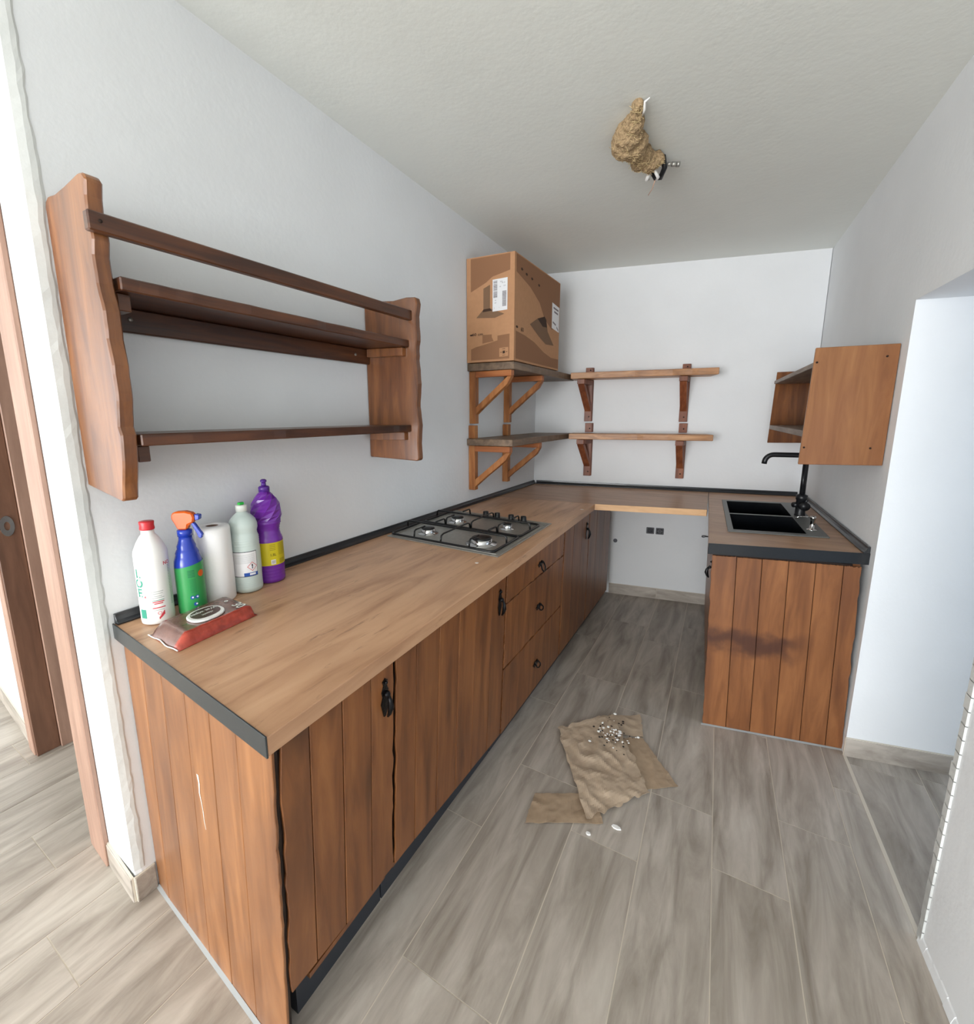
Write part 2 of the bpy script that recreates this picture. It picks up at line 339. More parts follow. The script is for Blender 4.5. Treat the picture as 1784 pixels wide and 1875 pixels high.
# ---------------------------------------------------------------- room shell
def zc(x, y): return 2.55 - 0.0181*x - 0.0237*y
def xw(y): return 1.975 - 0.06*(y + 1.25)            # inner face of the right wall
def yb(x): return 0.1815*x                            # inner face of the back wall
def yl(x): return -3.075 - 0.07*x                     # living-room face of the wall end with the door
def wall_prism(mb, pts, z0=0.0, z1=None, mi=0):
    n = len(pts)
    vs = [(x, y, z0) for x, y in pts] + [(x, y, z1 if z1 is not None else zc(x, y)) for x, y in pts]
    mb.add(vs, [tuple(range(n-1, -1, -1)), tuple(range(n, 2*n))] + [(i, (i+1) % n, n+(i+1) % n, n+i) for i in range(n)], mi)
XL, XR, YN = -3.5, 3.8, -9.5
floor = struct(MB().box((XL-.15, YN-.15, -0.15), (XR+.15, 1.1, -0.0012)).build('floor', 'grout'))
# floor planks: columns of wood-look tiles, read off the joints seen in the photograph
cols = [0.56, 0.785, 1.065, 1.292, 1.508, 1.718, 1.925]
offs = {0: -2.317, 1: -2.77, 2: -2.165, 3: -1.845, 4: -2.06, 5: -1.74}
while cols[0] > XL: cols.insert(0, cols[0] - 0.226)
k0 = cols.index(0.56) if 0.56 in cols else [i for i, c in enumerate(cols) if abs(c-.56) < 1e-6][0]
cols.append(2.14)
def colx(c, y): return c - 0.035*max(0, min(1, (c-.6)/.9))*(y + 2.1)
PL = 0.797; g = 0.0016
step = [0.0, 0.34, 0.12, 0.55, 0.26, 0.67, 0.43]
for i in range(len(cols) - 1):
    a, b = cols[i], cols[i+1]; base = offs.get(i - k0, -2.0 + step[i % 7])
    n0 = int(math.floor((YN - base) / PL))
    for k in range(n0, 8):
        y0 = base + k*PL; y1 = y0 + PL
        if y1 < YN or y0 > 0.45: continue
        y0 = max(y0, YN); y1 = min(y1, 0.5)
        def lim(x, y): return min(x, xw(y))
        x00, x10 = colx(a, y0) + g, lim(colx(b, y0) - g, y0); x01, x11 = colx(a, y1) + g, lim(colx(b, y1) - g, y1)
        if x10 - x00 < 0.02 and x11 - x01 < 0.02: continue
        if x11 <= x01: x11 = x01 + .004
        if x10 <= x00: x10 = x00 + .004
        if (x11 < -0.2 and y0 > -1.9) or y0 < -5.6 or x11 < -2.8: continue         # closed store room, and floor far outside the picture

        MB().hexa([(x00, y0+g, -.0012), (x10, y0+g, -.0012), (x11, y1-g, -.0012), (x01, y1-g, -.0012),
                   (x00, y0+g, 0), (x10, y0+g, 0), (x11, y1-g, 0), (x01, y1-g, 0)]).build('plank', 'floor', floor, recalc=False)
# the tiles of the passage behind the doorway on the right
for i, a in enumerate([2.0, 2.215, 2.43, 2.645, 2.86, 3.075, 3.29, 3.505]):
    for k in range(-1, 3):
        y1 = -1.262 + 0.22*(a - 2.0) - k*PL + (0.0 if k < 1 else 0); y0 = y1 - PL
        if k == -1: y0 = -1.262 + 0.22*(a-2.0); y1 = y0 + 0.22
        if k >= 0: y0 += (0.3 if i % 2 else 0); y1 += (0.3 if (i % 2 and k > 0) else 0)
        xa = a + (0.012 if i == 0 else 0)
        if i == 0:
            p = [(xw(y0) + .005, y0), (a + .215 - g, y0), (a + .215 - g, y1), (xw(y1) + .005, y1)]
        else: p = [(a + g, y0), (a + .215 - g, y0), (a + .215 - g, y1), (a + g, y1)]
        p = [(x, y + (g if j < 2 else -g)) for j, (x, y) in enumerate(p)]
        MB().prism(p, lambda u, v, w: (u, v, w), -.0012, 0).build('plank', 'floor', floor, recalc=False)
# pale mortar line of the threshold between kitchen and passage
thr = MB(); pts = [(xw(-1.21 - 0.8*t/20) + 0.002, -1.21 - 0.8*t/20) for t in range(21)]
for i in range(20):
    (x0, y0), (x1, y1) = pts[i], pts[i+1]; w0, w1 = .006 + .003*noise.noise(Vector((i, 0, 0))), .006 + .003*noise.noise(Vector((i+1, 0, 0)))
    thr.hexa([(x1-w1, y1, -.001), (x1+w1, y1, -.001), (x0+w0, y0, -.001), (x0-w0, y0, -.001), (x1-w1, y1, .0012), (x1+w1, y1, .0012), (x0+w0, y0, .0012), (x0-w0, y0, .0012)])
struct(thr.build('trim_1', 'grout'))

c = MB(); P = [(XL-.15, YN-.15), (XR+.15, YN-.15), (XR+.15, 1.1), (XL-.15, 1.1)]
c.add([(x, y, zc(x, y)) for x, y in P] + [(x, y, zc(x, y) + .15) for x, y in P], [(3, 2, 1, 0), (4, 5, 6, 7), (0, 1, 5, 4), (1, 2, 6, 5), (2, 3, 7, 6), (3, 0, 4, 7)])
struct(c.build('ceiling', 'ceil'))
# left wall (plastered face with a chipped, uneven outer corner)
wl = MB()
wall_prism(wl, [(-.14, yl(-.14)), (-.004, yl(0) + .006), (0, yl(0) + .022), (0, yb(0) + .15), (-.14, yb(0) + .15)])
struct(wl.build('wall_left', 'wall'))
wb = MB(); wall_prism(wb, [(0, yb(0)), (xw(.35), yb(xw(.35))), (xw(.35), yb(xw(.35)) + .15), (0, yb(0) + .15)]); struct(wb.build('wall_back', 'wall'))
wr = MB()
yA = -1.21
def yp(x): return yA + 0.235*(x - xw(yA))             # passage wall beside the sink cabinet
wall_prism(wr, [(xw(yA+.15), yA+.15), (xw(yA+.15)+.12, yp(xw(yA+.15)+.12)+.16), (xw(.5)+.12, .55), (xw(.5), .55)])
struct(wr.build('wall_right', 'wall')); wr = MB()
ZL = 1.868
m_ = MB()
def lint(x, y, z): return (x, y, z)
P = [(xw(-2.0), -2.0), (XR, -2.0), (XR, yp(XR)), (xw(yA), yA)]
wr.add([(x, y, ZL) for x, y in P] + [(x, y, zc(x, y)) for x, y in P], [(3, 2, 1, 0), (4, 5, 6, 7), (0, 1, 5, 4), (1, 2, 6, 5), (2, 3, 7, 6), (3, 0, 4, 7)])
struct(wr.build('wall_lintel', 'wall')); wr = MB()
wall_prism(wr, [(xw(-2.0), -2.0), (xw(YN), YN), (xw(YN) + .16, YN), (xw(-2.0) + .16, -2.0)])
struct(wr.build('wall_near', 'wall'))
# passage enclosure with a window
wp = MB(); wall_prism(wp, [(xw(yA), yA), (XR, yp(XR)), (XR, yp(XR) + .15), (xw(yA+.15), yA + .15)])
wp.box((xw(-2)+.16, -2.95, 0), (XR, -2.8, 2.6))
wp.box((XR, -2.95, 0), (XR+.15, -2.2, 2.6)); wp.box((XR, -1.3, 0), (XR+.15, -.6, 2.6)); wp.box((XR, -2.2, 0), (XR+.15, -1.3, .5)); wp.box((XR, -2.2, 1.7), (XR+.15, -1.3, 2.6))
struct(wp.build('wall_passage', 'wall'))
# end of the wall with the door opening beside the kitchen
DX0, DX1, DH = -0.36, -1.07, 2.08
wd = MB()
for a, b, z0 in ((-.14, DX0, 0), (DX0, DX1, DH), (DX1, XL, 0)):
    wall_prism(wd, [(b, yl(b)), (a, yl(a)), (a, yl(a) + .13), (b, yl(b) + .13)], z0)
struct(wd.build('wall_hall', 'wall'))
ws = MB()   # store room behind that door, and the rest of the living room
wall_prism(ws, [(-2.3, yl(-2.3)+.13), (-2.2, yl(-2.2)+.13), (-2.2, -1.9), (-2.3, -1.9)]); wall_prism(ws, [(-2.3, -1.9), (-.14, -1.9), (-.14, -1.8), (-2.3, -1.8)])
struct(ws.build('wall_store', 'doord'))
wn = MB()
wn.box((XL, YN-.12, 0), (-1.8, YN, 2.7)); wn.box((2.3, YN-.12, 0), (2.7, YN, 2.7)); wn.box((-1.8, YN-.12, 2.35), (2.3, YN, 2.7))
struct(wn.build('wall_front', 'wall'))
we = MB(); we.box((XL-.12, YN, 0), (XL, -7.1, 2.7)); we.box((XL-.12, -5.3, 0), (XL, -2.7, 2.7)); we.box((XL-.12, -7.1, 0), (XL, -5.3, .6)); we.box((XL-.12, -7.1, 2.1), (XL, -5.3, 2.7))
struct(we.build('wall_west', 'wall'))

# chipped, repaired plaster along the wall corner: a thin ragged skim
ch = MB(); vs = []; nC = 120
for i in range(nC + 1):
    z = .10 + 2.45*i/nC; yy = yl(0) + .022
    w = .010 + .010*abs(noise.noise(Vector((i*.31, 2, 0)))) + .010*max(0, noise.noise(Vector((i*.09, 7, 0))))
    l = .004*noise.noise(Vector((i*.5, 5, 1)))
    vs += [(-.003 + .002*noise.noise(Vector((i*.7, 1, 1))), yy - .018, z), (.0016, yy - .002 + l, z), (.0022 + .0012*noise.noise(Vector((i*.9, 3, 3))), yy + w*.6, z), (.0004, yy + w, z)]
ch.add(vs, [(4*i+k, 4*i+k+1, 4*i+k+5, 4*i+k+4) for i in range(nC) for k in range(3)])
struct(ch.build('trim_2', 'rough_plaster'))

# skirtings made of tiles
def skirting(name, segs):
    root = None
    for (a, b) in segs:
        (x0, y0), (x1, y1) = a, b; d = Vector((x1-x0, y1-y0, 0)).normalized(); nrm = Vector((d.y, -d.x, 0))
        mb = MB(); t = .009; gp = .0012
        A = Vector((x0, y0, 0)) + d*gp; B = Vector((x1, y1, 0)) - d*gp
        mb.hexa([A, A + nrm*t, B + nrm*t, B, A + Vector((0, 0, .083)), A + nrm*t + Vector((0, 0, .083)), B + nrm*t + Vector((0, 0, .083)), B + Vector((0, 0, .083))])
        if root is None:
            # mortar backing as the skirting itself
            (xa, ya), (xb, yb_) = segs[0][0], segs[-1][1]
            root = MB()
            for (a2, b2) in segs:
                dd = Vector((b2[0]-a2[0], b2[1]-a2[1], 0)).normalized(); nn = Vector((dd.y, -dd.x, 0))
                A2, B2 = Vector((*a2, 0)), Vector((*b2, 0)); h = Vector((0, 0, .086)); t2 = nn*.006
                root.hexa([A2, A2+t2, B2+t2, B2, A2+h, A2+t2+h, B2+t2+h, B2+h])
            root = struct(root.build(name, 'grout'))
        mb.build('tile', 'floorx', root, bevel=.001)
x0 = 0.64
skirting('baseboard_back', [((x0, yb(x0)), (1.0, yb(1.0))), ((1.0, yb(1.0)), (1.43, yb(1.43)))])
xq = xw(yA) - .004
skirting('baseboard_right', [((xq, yp(xq)), (2.40, yp(2.40))), ((2.40, yp(2.40)), (2.95, yp(2.95))), ((2.95, yp(2.95)), (3.5, yp(3.5)))])
nb = MB()
for i in range(40):
    ya, yb2 = -2.0 - i*.04, -2.0 - (i+1)*.04; h0 = .028 + .010*noise.noise(Vector((i*.5, 3, 8))); w0 = .007 + .004*noise.noise(Vector((i*.6, 8, 8)))
    nb.hexa([(xw(ya), ya, .0005), (xw(ya)-w0, ya, .0005), (xw(yb2)-w0, yb2, .0005), (xw(yb2), yb2, .0005), (xw(ya), ya, h0), (xw(ya)-w0*.4, ya, h0*.9), (xw(yb2)-w0*.4, yb2, h0*.9), (xw(yb2), yb2, h0)])
struct(nb.build('trim_4', 'wall'))
skirting('baseboard_left', [((-.205, yl(-.205)), (0.0, yl(0))), ((0.0, yl(0)), (0.0, yl(0) + .055))])
skirting('baseboard_hall', [((-1.66, yl(-1.66)), (-1.165, yl(-1.165))), ((-2.3, yl(-2.3)), (-1.66, yl(-1.66)))])
# broken plaster edge at the foot of the near wall
e = MB()
for i in range(26):
    z = i*.04; w = .010 + .008*noise.noise(Vector((i*.8, 9, 1)))
    e.box((xw(-2.0)-.004, -2.0-.012, z), (xw(-2.0)+.03, -2.0+w+.004, z+.042))
struct(e.build('trim_3', 'rough_plaster'))

# ---------------------------------------------------------------- door frame left of the kitchen
df = thing('door_frame', (-.72, yl(-.72), 0), 'pinkish wooden door frame around the dark opening left of the kitchen', 'door frame')
df['kind'] = 'structure'; df.name = 'door_1'
def cas(x0, x1, t, z1, nm, mt, y_in=0.0, z0=0.0):
    MB().hexa([(x0, yl(x0)-t, z0), (x1, yl(x1)-t, z0), (x1, yl(x1)-y_in, z0), (x0, yl(x0)-y_in, z0), (x0, yl(x0)-t, z1), (x1, yl(x1)-t, z1), (x1, yl(x1)-y_in, z1), (x0, yl(x0)-y_in, z1)]).build(nm, mt, df, bevel=.003)
cas(-.355, -.205, .016, DH+.09, 'casing', 'doorw', .0005)
cas(-1.155, -1.07, .016, DH+.09, 'casing', 'doorw', .0005)
cas(-1.07, -.36, .016, DH+.09, 'casing', 'doorw', .0005, DH)
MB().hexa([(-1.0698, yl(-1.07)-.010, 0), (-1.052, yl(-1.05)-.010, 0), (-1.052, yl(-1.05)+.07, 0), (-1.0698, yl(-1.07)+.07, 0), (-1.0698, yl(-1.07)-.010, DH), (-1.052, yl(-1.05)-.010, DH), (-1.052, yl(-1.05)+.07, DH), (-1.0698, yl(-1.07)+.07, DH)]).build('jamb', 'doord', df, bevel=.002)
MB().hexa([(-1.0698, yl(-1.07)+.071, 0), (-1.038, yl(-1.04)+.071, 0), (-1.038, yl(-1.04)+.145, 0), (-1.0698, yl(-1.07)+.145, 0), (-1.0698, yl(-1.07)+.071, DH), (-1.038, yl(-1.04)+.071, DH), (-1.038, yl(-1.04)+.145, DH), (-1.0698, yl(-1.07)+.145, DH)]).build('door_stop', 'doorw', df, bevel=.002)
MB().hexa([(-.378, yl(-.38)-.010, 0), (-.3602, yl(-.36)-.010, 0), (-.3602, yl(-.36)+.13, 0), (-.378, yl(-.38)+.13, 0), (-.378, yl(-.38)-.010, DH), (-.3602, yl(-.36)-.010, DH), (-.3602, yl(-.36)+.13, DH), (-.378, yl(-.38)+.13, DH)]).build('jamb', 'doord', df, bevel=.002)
lp = MB(); yq = yl(-1.05) + .03
lp.ring([(yq + .022*math.cos(a), 1.03 + .042*math.sin(a)) for a in [2*PI*i/20 for i in range(20)]], [(yq + .009*math.cos(a), 1.03 + .018*math.sin(a)) for a in [2*PI*i/20 for i in range(20)]], lambda u, v, w: (w, u, v), -1.0519, -1.0495)
lp.build('strike_plate', 'chrome', df, label='pale metal strike plate')
# what shows inside the dark store room
ld = thing('door_leaf', (-1.9, -2.4, 0), 'dark brown wooden door leaf inside the dark opening left of the kitchen', 'door')
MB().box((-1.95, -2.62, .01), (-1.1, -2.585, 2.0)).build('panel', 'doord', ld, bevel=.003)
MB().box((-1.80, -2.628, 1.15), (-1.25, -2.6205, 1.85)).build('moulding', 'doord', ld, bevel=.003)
ap = MB(); ap.box((-1.40, -2.57, 0), (-.70, -2.05, .86)); ap.box((-1.40, -2.58, .80), (-.70, -2.571, .855))
tag(ap.build('storage_chest', 'darkvoid', None, .01, (-1.05, -2.3, 0)), 'black chest in the dark room behind the wooden door frame', 'chest')

# ---------------------------------------------------------------- worktops
H, T = .891, .04
def poly_slab(mb, pts, z0, z1, mi=0): mb.prism(pts, lambda u, v, w: (u, v, w), z0, z1, mi)
nL, nR = (.002, -3.030), (.776, -3.096)
fi = (.697, -.650)             # inner corner on the left front edge
sl = (.002, -.724)
ri = (1.338, -.497); br = (xw(.33) - .002, .34)
wt = thing('worktop', (.35, -1.9, H - T), 'long wood-look worktop of the left run carrying the hob and bottles', 'worktop')
mb = MB(); poly_slab(mb, [nL, nR, fi, sl], H - T, H); mb.build('slab', 'topY', wt, bevel=.0015)
# anthracite edge strip on the near end
def strip(a, b, t, z0, z1, n_out):
    A, B = Vector((*a, 0)), Vector((*b, 0)); d = (B - A).normalized(); nn = Vector((d.y, -d.x, 0)) * t * n_out
    return [A + Vector((0, 0, z0)), A + nn + Vector((0, 0, z0)), B + nn + Vector((0, 0, z0)), B + Vector((0, 0, z0)), A + Vector((0, 0, z1)), A + nn + Vector((0, 0, z1)), B + nn + Vector((0, 0, z1)), B + Vector((0, 0, z1))]
mb = MB(); mb.hexa(strip(nL, (nR[0]+.001, nR[1]), .004, H - T - .002, H + .003, 1)); mb.build('edge_strip', 'greyprofile', wt, bevel=.001)
wbk = thing('worktop', (1.0, -.2, H - T), 'worktop piece along the back wall bridging the open gap', 'worktop')
mb = MB(); poly_slab(mb, [(.002, sl[1]+.002), (fi[0], fi[1]+.002), (ri[0]-.002, ri[1]), (1.305, yb(1.305)-.002), (.002, yb(0)-.002)], H - T, H); mb.build('slab', 'topX', wbk, bevel=.0012)
mb = MB(); mb.hexa(strip((fi[0]+.002, fi[1]+.002), (ri[0]-.003, ri[1]), .0012, H - T + .001, H - .001, 1)); mb.build('edge_band', 'pine', wbk, label='pale pine-coloured front edge')
rNL, rNR = (1.389, -1.309), (xw(-1.16) + .004, -1.150)
S0, SX, SY = Vector((1.457, -1.030)), Vector((.409, .094)), Vector((-.054, .922))
def SP(s, t): p = S0 + SX*s + SY*t; return (p.x, p.y)
wtr = thing('worktop', (1.68, -.5, H - T), 'worktop with the black sink at the right wall', 'worktop')
mb = MB(); slab_hole(mb, [rNL, (xw(-1.15)-.003, -1.152), (xw(.33)-.003, yb(xw(.33))-.004), (1.307, yb(1.307)-.003)],
                     [SP(.03, .02), SP(.93, .02), SP(.93, .98), SP(.03, .98)], H - T, H); mb.build('slab', 'topX', wtr)
mb = MB(); mb.hexa(strip((rNL[0]-.002, rNL[1]), rNR, .004, H - T - .006, H + .003, 1)); mb.build('edge_strip', 'blackprofile', wtr, bevel=.001, label='black edge strip')
mb = MB(); mb.hexa(strip((1.3395, -.51), (1.307, -.0), .001, H - T, H, -1)); mb.build('joint_strip', 'blackprofile', wtr, label='dark joint strip')
# upstand profiles: stepped black plastic
def upstand(name, a, b, n_out, label, h=.030, dep=.022):
    A, B = Vector((*a, 0)), Vector((*b, 0)); d = (B - A).normalized(); nn = Vector((d.y, -d.x, 0)) * n_out
    prof = [(0, .0006), (dep, .0006), (dep, .006), (dep*.62, .013), (dep*.45, .022), (dep*.4, h), (0, h)]
    m2 = MB(); n = len(prof); vs = []
    for Pp in (A, B): vs += [Pp + nn*u + Vector((0, 0, H + v)) for u, v in prof]
    m2.add(vs, [tuple(range(n-1, -1, -1)), tuple(range(n, 2*n))] + [(i, (i+1) % n, n+(i+1) % n, n+i) for i in range(n)])
    o = m2.build(name, 'blackprofile', None, .001, (A.x, A.y, H)); tag(o, label, 'trim strip'); return o
upstand('sealing_strip', (.0015, -3.028), (.0015, -.010), -1*-1, 'black sealing strip along the left wall behind the hob')
upstand('sealing_strip', (.024, yb(.024)-.0015), (xw(.32)-.03, yb(xw(.32)-.03)-.0015), 1, 'black sealing strip along the back wall')
upstand('sealing_strip', (xw(-1.155)-.0015, -1.155), (xw(.30)-.0015, .30), -1, 'black sealing strip along the right wall behind the tap')
# small white paint spots on the worktop
for (px, py, r) in ((.62, -2.06, .008), (.676, -.86, .012)):
    m2 = MB(); m2.lathe([(r, 0), (r*.8, .0008)], (px, py, H), 10, fn=None); m2.build('paint_spot', 'whitespot', wt)

# ---------------------------------------------------------------- left base cabinets
def xf(y, z):
    k = max(0, min(1, (-y - .2) / 2.6))
    return .672 - .0224*y - .042*(1 - z/.85)*k
def FAC(y, z, w): return (xf(y, z) + w, y, z)
def zb(y): return .105 + .078*max(0, min(1, (-y - 1.9) / 1.15))
ZT = .845
def END(x, z, w): return (max(.003, x - .042*(1 - z/.85)), -3.015 - .07*x - w, z)
def carcass(root, y0, y1, near=False):
    mb = MB(); t = .016
    def fn(x, y, z): return (x if x < .1 else xf(y, z) - .021, y, z)
    mb.box((.006, y0+.002, zb(y0)+.002), (1, y0+t, ZT), 0, fn); mb.box((.006, y1-t, zb(y1)+.002), (1, y1-.002, ZT), 0, fn)
    mb.box((.006, y0+t, .12), (1, y1-t, .12+t), 0, fn); mb.box((.004, y0+.002, .12), (.01, y1-.002, ZT), 0, lambda x, y, z: (x, y, z))
    mb.build('carcass', 'stain', root)
    mb = MB(); mb.box((.02, y0+.001, 0), (1, y1-.001, zb(y0)), 0, lambda x, y, z: (x if x < .1 else xf(y, .05) - .055 + (0.0), y, z)); mb.build('plinth', 'kick', root)
def handle(root, y, z, w0=0.0, s=1.0, fn=FAC, nm='handle'):
    mb = MB(); q = [(0, .055), (.010, .047), (.006, .034), (.013, .018), (.009, .002), (.015, -.016), (.010, -.034), (.004, -.055), (-.004, -.055), (-.010, -.034), (-.015, -.016), (-.009, .002), (-.013, .018), (-.006, .034), (-.010, .047)]
    mb.prism([(y + a*s, z + b*s) for a, b in q], fn, w0, w0 + .003)
    cpt = lambda a, b, w: fn(y + a*s, z + b*s, w0 + w)
    mb.ball(cpt(0, .044, .005), .0055*s, 8, 6); mb.ball(cpt(0, .012, .009), .009*s, 10, 6)
    pth = [cpt(0, .010, .014), cpt(0, -.004, .020), cpt(0, -.022, .022), cpt(0, -.040, .018), cpt(0, -.052, .012)]
    mb.tube(pth, [.004, .006, .0085, .006, .0035], 8)
    return mb.build(nm, 'iron', root, label='black iron drop handle')
def pull(root, y, z, ring=False):
    mb = MB(); q = []
    for i in range(20):
        a = 2*PI*i/20; r = 1 + .18*math.cos(6*a); q.append((y + .030*r*math.cos(a), z + .014*r*math.sin(a)))
    mb.prism(q, FAC, 0, .003)
    mb.ball(FAC(y-.018, z+.004, .006), .006, 8, 6); mb.ball(FAC(y+.018, z+.004, .006), .006, 8, 6)
    dz = -.034 if ring else -.012
    pth = [FAC(y-.018, z+.003, .010), FAC(y-.022, z+dz*.5, .018), FAC(y-.010, z+dz, .022), FAC(y+.010, z+dz, .022), FAC(y+.022, z+dz*.5, .018), FAC(y+.018, z+.003, .010)]
    mb.tube(pth, .0035, 6)
    return mb.build('handle', 'iron', root, label='black iron bail handle')
def door(root, ys, mat_, seed, handle_at=None, wl='L', wr_='R'):
    y0, y1 = ys[0], ys[-1]
    d = MB(); d.hexa([FAC(y0+.003, zb(y0)+.004, -.019), FAC(y1-.003, zb(y1)+.004, -.019), FAC(y1-.003, zb(y1)+.004, -.008), FAC(y0+.003, zb(y0)+.004, -.008),
                      FAC(y0+.003, ZT-.006, -.019), FAC(y1-.003, ZT-.006, -.019), FAC(y1-.003, ZT-.006, -.008), FAC(y0+.003, ZT-.006, -.008)])
    do = d.build('door', 'screw', root)
    for i in range(len(ys) - 1):
        a, b = ys[i], ys[i+1]; wv = ''
        if i == 0: wv += wl
        if i == len(ys) - 2: wv += wr_
        p = rect(a + (.004 if i == 0 else .0012), 0, b - (.004 if i == len(ys)-2 else .0012), 1, wv, .0055, seed + i*7, 26)
        zz = lambda u, v: zb(u) + .002 + v*(ZT - .003 - zb(u))
        mb = MB(); mb.prism([(u, zz(u, v)) for u, v in p], FAC, -.0075, random.uniform(-.0004, .0004)); mb.build('plank', mat_, do, bevel=.0014)
    if handle_at: handle(do, handle_at[0], handle_at[1], .0005)
    return do
DL = 'base cabinets of the left run'
c1 = thing('base_cabinet', (.36, -2.85, 0), 'nearest base cabinet of the left run with a six-plank end panel', 'cabinet', DL)
carcass(c1, -3.0, -2.692)
door(c1, [-3.052, -2.975, -2.880, -2.783, -2.692], 'stain', 11, (-2.733, .742))
ep = MB(); ep.hexa([END(.0, .0, -.016), END(.0, .0, -.008), END(.735, .0, -.008), END(.735, .0, -.016), END(.0, ZT, -.016), END(.0, ZT, -.008), END(.735, ZT, -.008), END(.735, ZT, -.016)])
epo = ep.build('end_panel', 'screw', c1)
js = [.0, .124, .246, .374, .492, .607, .741]
for i in range(6):
    a, b = js[i], js[i+1]
    p = rect(a + .001 + (.004 if i == 0 else 0), .002, b - .001, ZT - .004, ('L' if i == 0 else '') + ('R' if i == 5 else ''), .0055, 50 + i*5, 30)
    mb = MB(); mb.prism(p, END, -.0075, random.uniform(-.0004, .0004)); mb.build('plank', 'stain_lit', epo, bevel=.0014)
# scratch in the varnish of the end panel
sc = MB(); pth = [(.408, .60), (.412, .575), (.409, .55), (.416, .52), (.420, .50), (.421, .475), (.426, .45)]
for i in range(len(pth)-1):
    (a0, b0), (a1, b1) = pth[i], pth[i+1]; w = (.006, .004, .003, .002, .002, .0015)[i]
    sc.prism([(a0-w, b0), (a0+w*.6, b0), (a1+w*.5, b1), (a1-w*.5, b1)], END, .0006, .0009)
sc.build('scratch', 'whitespot', epo, label='pale scratch')
si = MB(); si.hexa([END(.0, 0.0005, .0012), END(.0, .0005, .010), END(.741, .0005, .010), END(.741, .0005, .0012), END(.0, .006, .0012), END(.0, .003, .006), END(.741, .003, .006), END(.741, .006, .0012)])
si.build('silicone_seal', 'silicone', c1)
c2 = thing('base_cabinet', (.36, -2.3, 0), 'second base cabinet of the left run with a wide six-plank door', 'cabinet', DL)
carcass(c2, -2.688, -1.986)
door(c2, [-2.688, -2.590, -2.472, -2.352, -2.238, -2.112, -1.986], 'stain', 31, (-2.045, .742))
c3 = thing('drawer_cabinet', (.36, -1.6, 0), 'three-drawer cabinet in the left run under the hob', 'cabinet', DL)
carcass(c3, -1.982, -1.240)
zs = [.105, .415, .708, ZT]
for i, (hz, rg) in zip(range(3), ((.250, False), (.552, False), (.768, True))):
    z0, z1 = zs[i], zs[i+1]
    wv = 'LR' + ('T' if i < 2 else '') + ('B' if i > 0 else '')
    p = rect(-1.982 + .004, z0 + .003, -1.240 - .004, z1 - .003, wv, .006, 70 + i*11, 30)
    mb = MB(); mb.prism(p, FAC, -.018, 0); dr = mb.build('drawer', 'stain', c3, bevel=.0015)
    pull(dr, -1.602, hz, rg)
c4 = thing('base_cabinet', (.36, -1.0, 0), 'base cabinet of the left run between the drawers and the corner', 'cabinet', DL)
carcass(c4, -1.236, -.722)
door(c4, [-1.236, -1.065, -.893, -.722], 'stain', 91, (-.785, .742))
c5 = thing('base_cabinet', (.36, -.4, 0), 'corner base cabinet of the left run touching the back gap', 'cabinet', DL)
carcass(c5, -.718, -.105)
door(c5, [-.718, -.515, -.31, -.105], 'stain', 111, None)

# ---------------------------------------------------------------- right base cabinet with sink
rc = thing('sink_cabinet', (1.7, -.6, 0), 'plank-fronted base cabinet under the black sink at the right wall', 'cabinet')
def RP(x, z, w):                       # near face
    return (x - .001 + .026*(1 - z/.845), -1.293 + .2273*(x - 1.429) - w, z)
bp_ = MB(); bp_.hexa([RP(1.409, .0, -.018), RP(1.409, .0, -.008), RP(xw(-1.18)-.055, .0, -.008), RP(xw(-1.18)-.055, .0, -.018), RP(1.409, ZT, -.018), RP(1.409, ZT, -.008), RP(xw(-1.18)-.055, ZT, -.008), RP(xw(-1.18)-.055, ZT, -.018)])
rpo = bp_.build('end_panel', 'screw', rc)
js = [1.405, 1.502, 1.598, 1.695, 1.791, 1.886, 1.946]
for i in range(6):
    a, b = js[i], js[i+1]
    p = rect(a + .001, .003, b - .001, ZT - .008, ('L' if i == 0 else '') + ('R' if i == 5 else '') + 'T', .0045 if i in (0, 5) else .0018, 150 + i*5, 30)
    mb = MB(); mb.prism(p, RP, -.0075, random.uniform(-.0004, .0004)); mb.build('plank', 'stainR', rpo, bevel=.0014)
def RS(y, z, w):                       # face of the doors towards the aisle (-x)
    return (1.409 - .061*(y + 1.298) + .026*(1 - z/.845) - w, y, z)
cb = MB(); cb.box((0, -1.27, .1), (1, -1.255, ZT), 0, lambda x, y, z: (RS(y, z, -.02)[0] if x < .5 else xw(y)-.03, y + (.13 if x > .5 else 0), z))
cb.box((0, -.02, .1), (1, -.004, ZT), 0, lambda x, y, z: (RS(y, z, -.02)[0] if x < .5 else xw(y)-.01, y, z))
cb.box((0, -1.25, .1), (1, -.02, .116), 0, lambda x, y, z: (RS(y, z, -.02)[0] if x < .5 else xw(y)-.04, y + (.13 if (x > .5 and y < -1) else 0), z))
cb.build('carcass', 'stain', rc)
MB().box((0, -1.25, 0), (1, -.02, .1), 0, lambda x, y, z: (RS(y, z, -.06)[0] if x < .5 else xw(y)-.04, y + (.13 if (x > .5 and y < -1) else 0), z)).build('plinth', 'kick', rc)
for k, (a, b) in enumerate(((-1.285, -.90), (-.895, -.51), (-.505, -.04))):
    p = rect(a + .003, .11, b - .003, ZT - .006, 'LR', .004, 190 + k*9, 20)
    dd = MB().prism(p, RS, -.018, 0).build('door', 'stain', rc, bevel=.0015)
    if k == 0: handle(dd, -1.245, .755, 0, .8, RS)
